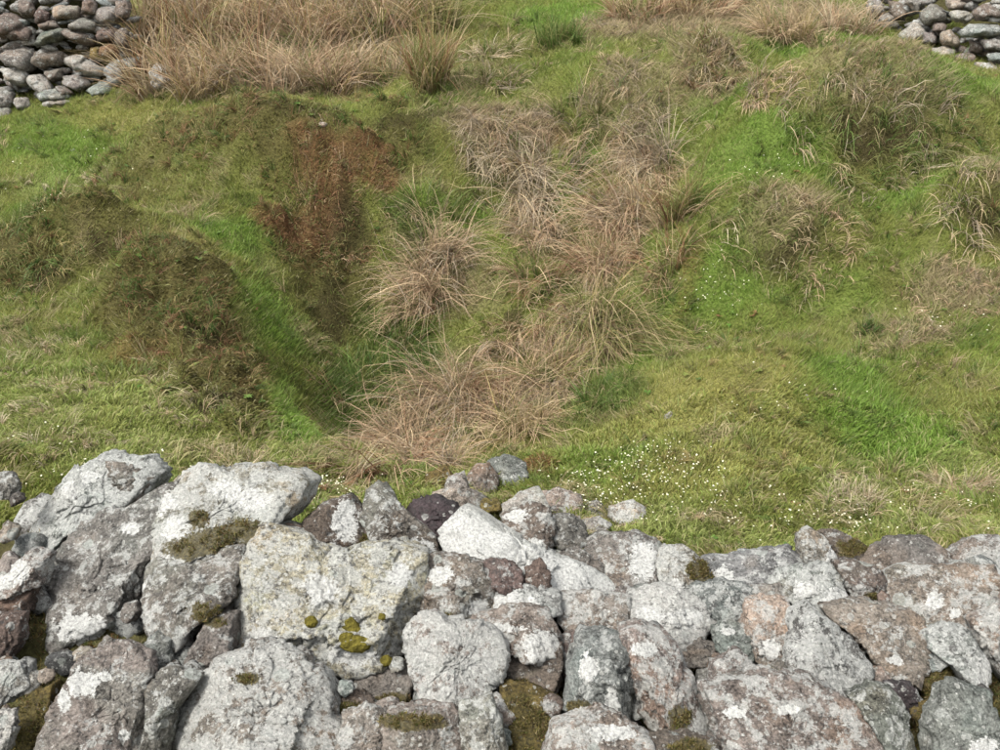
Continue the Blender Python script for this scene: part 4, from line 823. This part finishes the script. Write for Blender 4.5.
BL = [([(0,5),(12,8),(18,20),(13,32),(-6,34),(-6,5)],'br',.3,0),([(15,-2),(28,-2),(33,12),(20,15)],'br',.3,0),([(46,5),(60,-1),(76,3),(73,15),(53,16)],'be',.3,0),([(64,19),(78,12),(93,16),(89,29),(67,28)],'g',.3,0),
 ([(27,38),(35,28),(50,23),(63,26),(55,36),(40,41),(30,43)],'gn',.2,-.06),([(52,22),(70,27),(92,33),(87,41),(70,39),(58,31)],'br',.5,0),([(94,4),(105,1),(114,8),(113,20),(100,23),(92,15)],'g',.5,0),([(91,25),(105,20),(114,25),(113,38),(97,39)],'rd',.2,0),
 ([(97,42),(108,38),(115,45),(113,56),(97,55)],'orr',-.3,0),([(-5,38),(15,37),(25,45),(29,62),(18,68),(5,62),(-5,55)],'g',.4,0),([(27,48),(45,45),(61,50),(59,60),(38,66),(29,61)],'br',.4,0),([(57,50),(68,46),(81,55),(96,62),(99,71),(80,71),(60,62)],'pg',.6,-.05),
 ([(-5,64),(12,61),(26,75),(20,83),(3,79)],'pg',.8,-.05),([(22,75),(36,71),(49,85),(42,93),(30,86)],'pg',.7,-.06),([(59,72),(75,69),(86,80),(75,89),(61,83)],'g',.6,-.05),([(79,86),(95,78),(111,80),(109,92),(90,96)],'gn',.6,-.12),
 ([(101,60),(115,52),(136,49),(137,65),(131,80),(112,83),(102,73)],'bl',.5,-.05),([(110,85),(125,82),(139,92),(131,98),(112,97)],'pg',.6,-.12),([(30,91),(50,85),(69,92),(61,99),(35,99)],'bl',.6,-.12),([(-6,84),(9,90),(8,106),(-6,106)],'g',.6,-.12),
 ([(10,94),(22,95),(28,106),(14,109)],'pg',.5,-.14),([(-5,105),(8,105),(9,116),(-5,120)],'pg',.5,-.16),([(33,101),(55,96),(74,98),(71,103),(40,106)],'pg',.6,-.16),([(113,28),(125,20),(128,35),(124,48),(115,44)],'br',.2,.02),
 ([(35,5),(46,10),(45,20),(33,22)],'rd',.3,.03),([(112,-5),(126,-3),(127,14),(116,18)],'br',.3,.02),([(35,22),(50,18),(58,24),(40,28)],'br',.3,.0),([(84,-4),(93,-3),(93,12),(80,12)],'br',.4,.0),([(40,68),(58,66),(60,76),(48,80)],'br',.4,0),([(88,46),(97,44),(98,58),(90,58)],'mo',0,.02),
 ([(52,84),(62,84),(72,92),(60,94)],'br',.5,-.1),([(5,20),(5,36),(25,38),(28,26),(18,18)],'br',.3,.04)]
pa = hit(0, 112, HG); pb = hit(140, 98, HG)
def yl(u, v): return np.interp(u, [-200, 0, 140], [pa[1]-.9, pa[1]+.12, pb[1]+.25])+(105-v)/82*.30
back_wall('ruined grey stone wall at the top left beyond the pit', BL, yl, (-160, 132), lambda u: 104-.07*max(u, 0)+(10 if u < 0 else 0), (pa[0], pa[1]+.3, pa[2]),
          core_prism((at_depth(-180, 100, yl(-180, 100))[0], yl(-180, 100)), (at_depth(124, 95, yl(124, 95))[0], yl(124, 95)), .2, 2.35, .6))
BR = [([(904,29),(923,14),(929,30),(925,41),(907,39)],'pg',.7,-.05),([(924,8),(940,-2),(951,8),(949,20),(930,20)],'g',.5,0),([(954,8),(972,6),(979,15),(970,20),(956,18)],'pg',.5,0),([(967,26),(980,18),(1008,18),(1008,33),(985,34),(969,33)],'bl',.8,-.06),
 ([(944,30),(955,24),(964,35),(961,45),(950,43)],'be',.5,-.02),([(934,46),(950,42),(963,50),(955,57),(939,55)],'pg',.5,-.08),([(960,53),(975,47),(981,58),(970,63),(961,61)],'br',.4,-.08),([(979,59),(995,59),(1008,67),(1002,73),(985,68)],'pg',.7,-.1),
 ([(985,36),(1008,36),(1008,49),(989,47)],'g',.6,0),([(938,19),(950,20),(946,32),(935,29)],'br',.3,.02),([(883,10),(895,7),(901,25),(887,29)],'g',.5,0),([(893,-3),(906,-3),(913,10),(900,19)],'br',.4,.02),([(909,-4),(925,-4),(919,13)],'g',.4,.02),
 ([(927,29),(939,30),(936,43),(926,41)],'g',.5,-.02),([(973,36),(986,39),(986,53),(974,49)],'br',.4,.02),([(870,0),(884,-4),(886,12),(872,14)],'g',.3,.05),([(950,-5),(972,-5),(970,6),(952,8)],'be',.4,.03),([(978,4),(1000,-3),(1008,8),(1000,17),(982,16)],'br',.4,.02),([(990,50),(1008,50),(1008,62),(993,59)],'bl',.5,-.02)]
pc = hit(1000, 72, HG); pd = hit(890, 38, HG)
def yr(u, v): return np.interp(u, [860, 890, 1000, 1200], [pd[1]+.5, pd[1]+.25, pc[1]+.15, pc[1]-.8])+(np.interp(u, [870, 1000], [34, 74])-v)/84*.30
back_wall('ruined grey stone wall at the top right beyond the pit', BR, yr, (874, 1160), lambda u: np.interp(u, [870, 1000, 1160], [30, 68, 95]), (pc[0], pc[1]+.3, pc[2]),
          core_prism((at_depth(878, 30, yr(878, 30))[0], yr(878, 30)), (at_depth(1180, 90, yr(1180, 90))[0], yr(1180, 90)), .4, 2.3, .6))
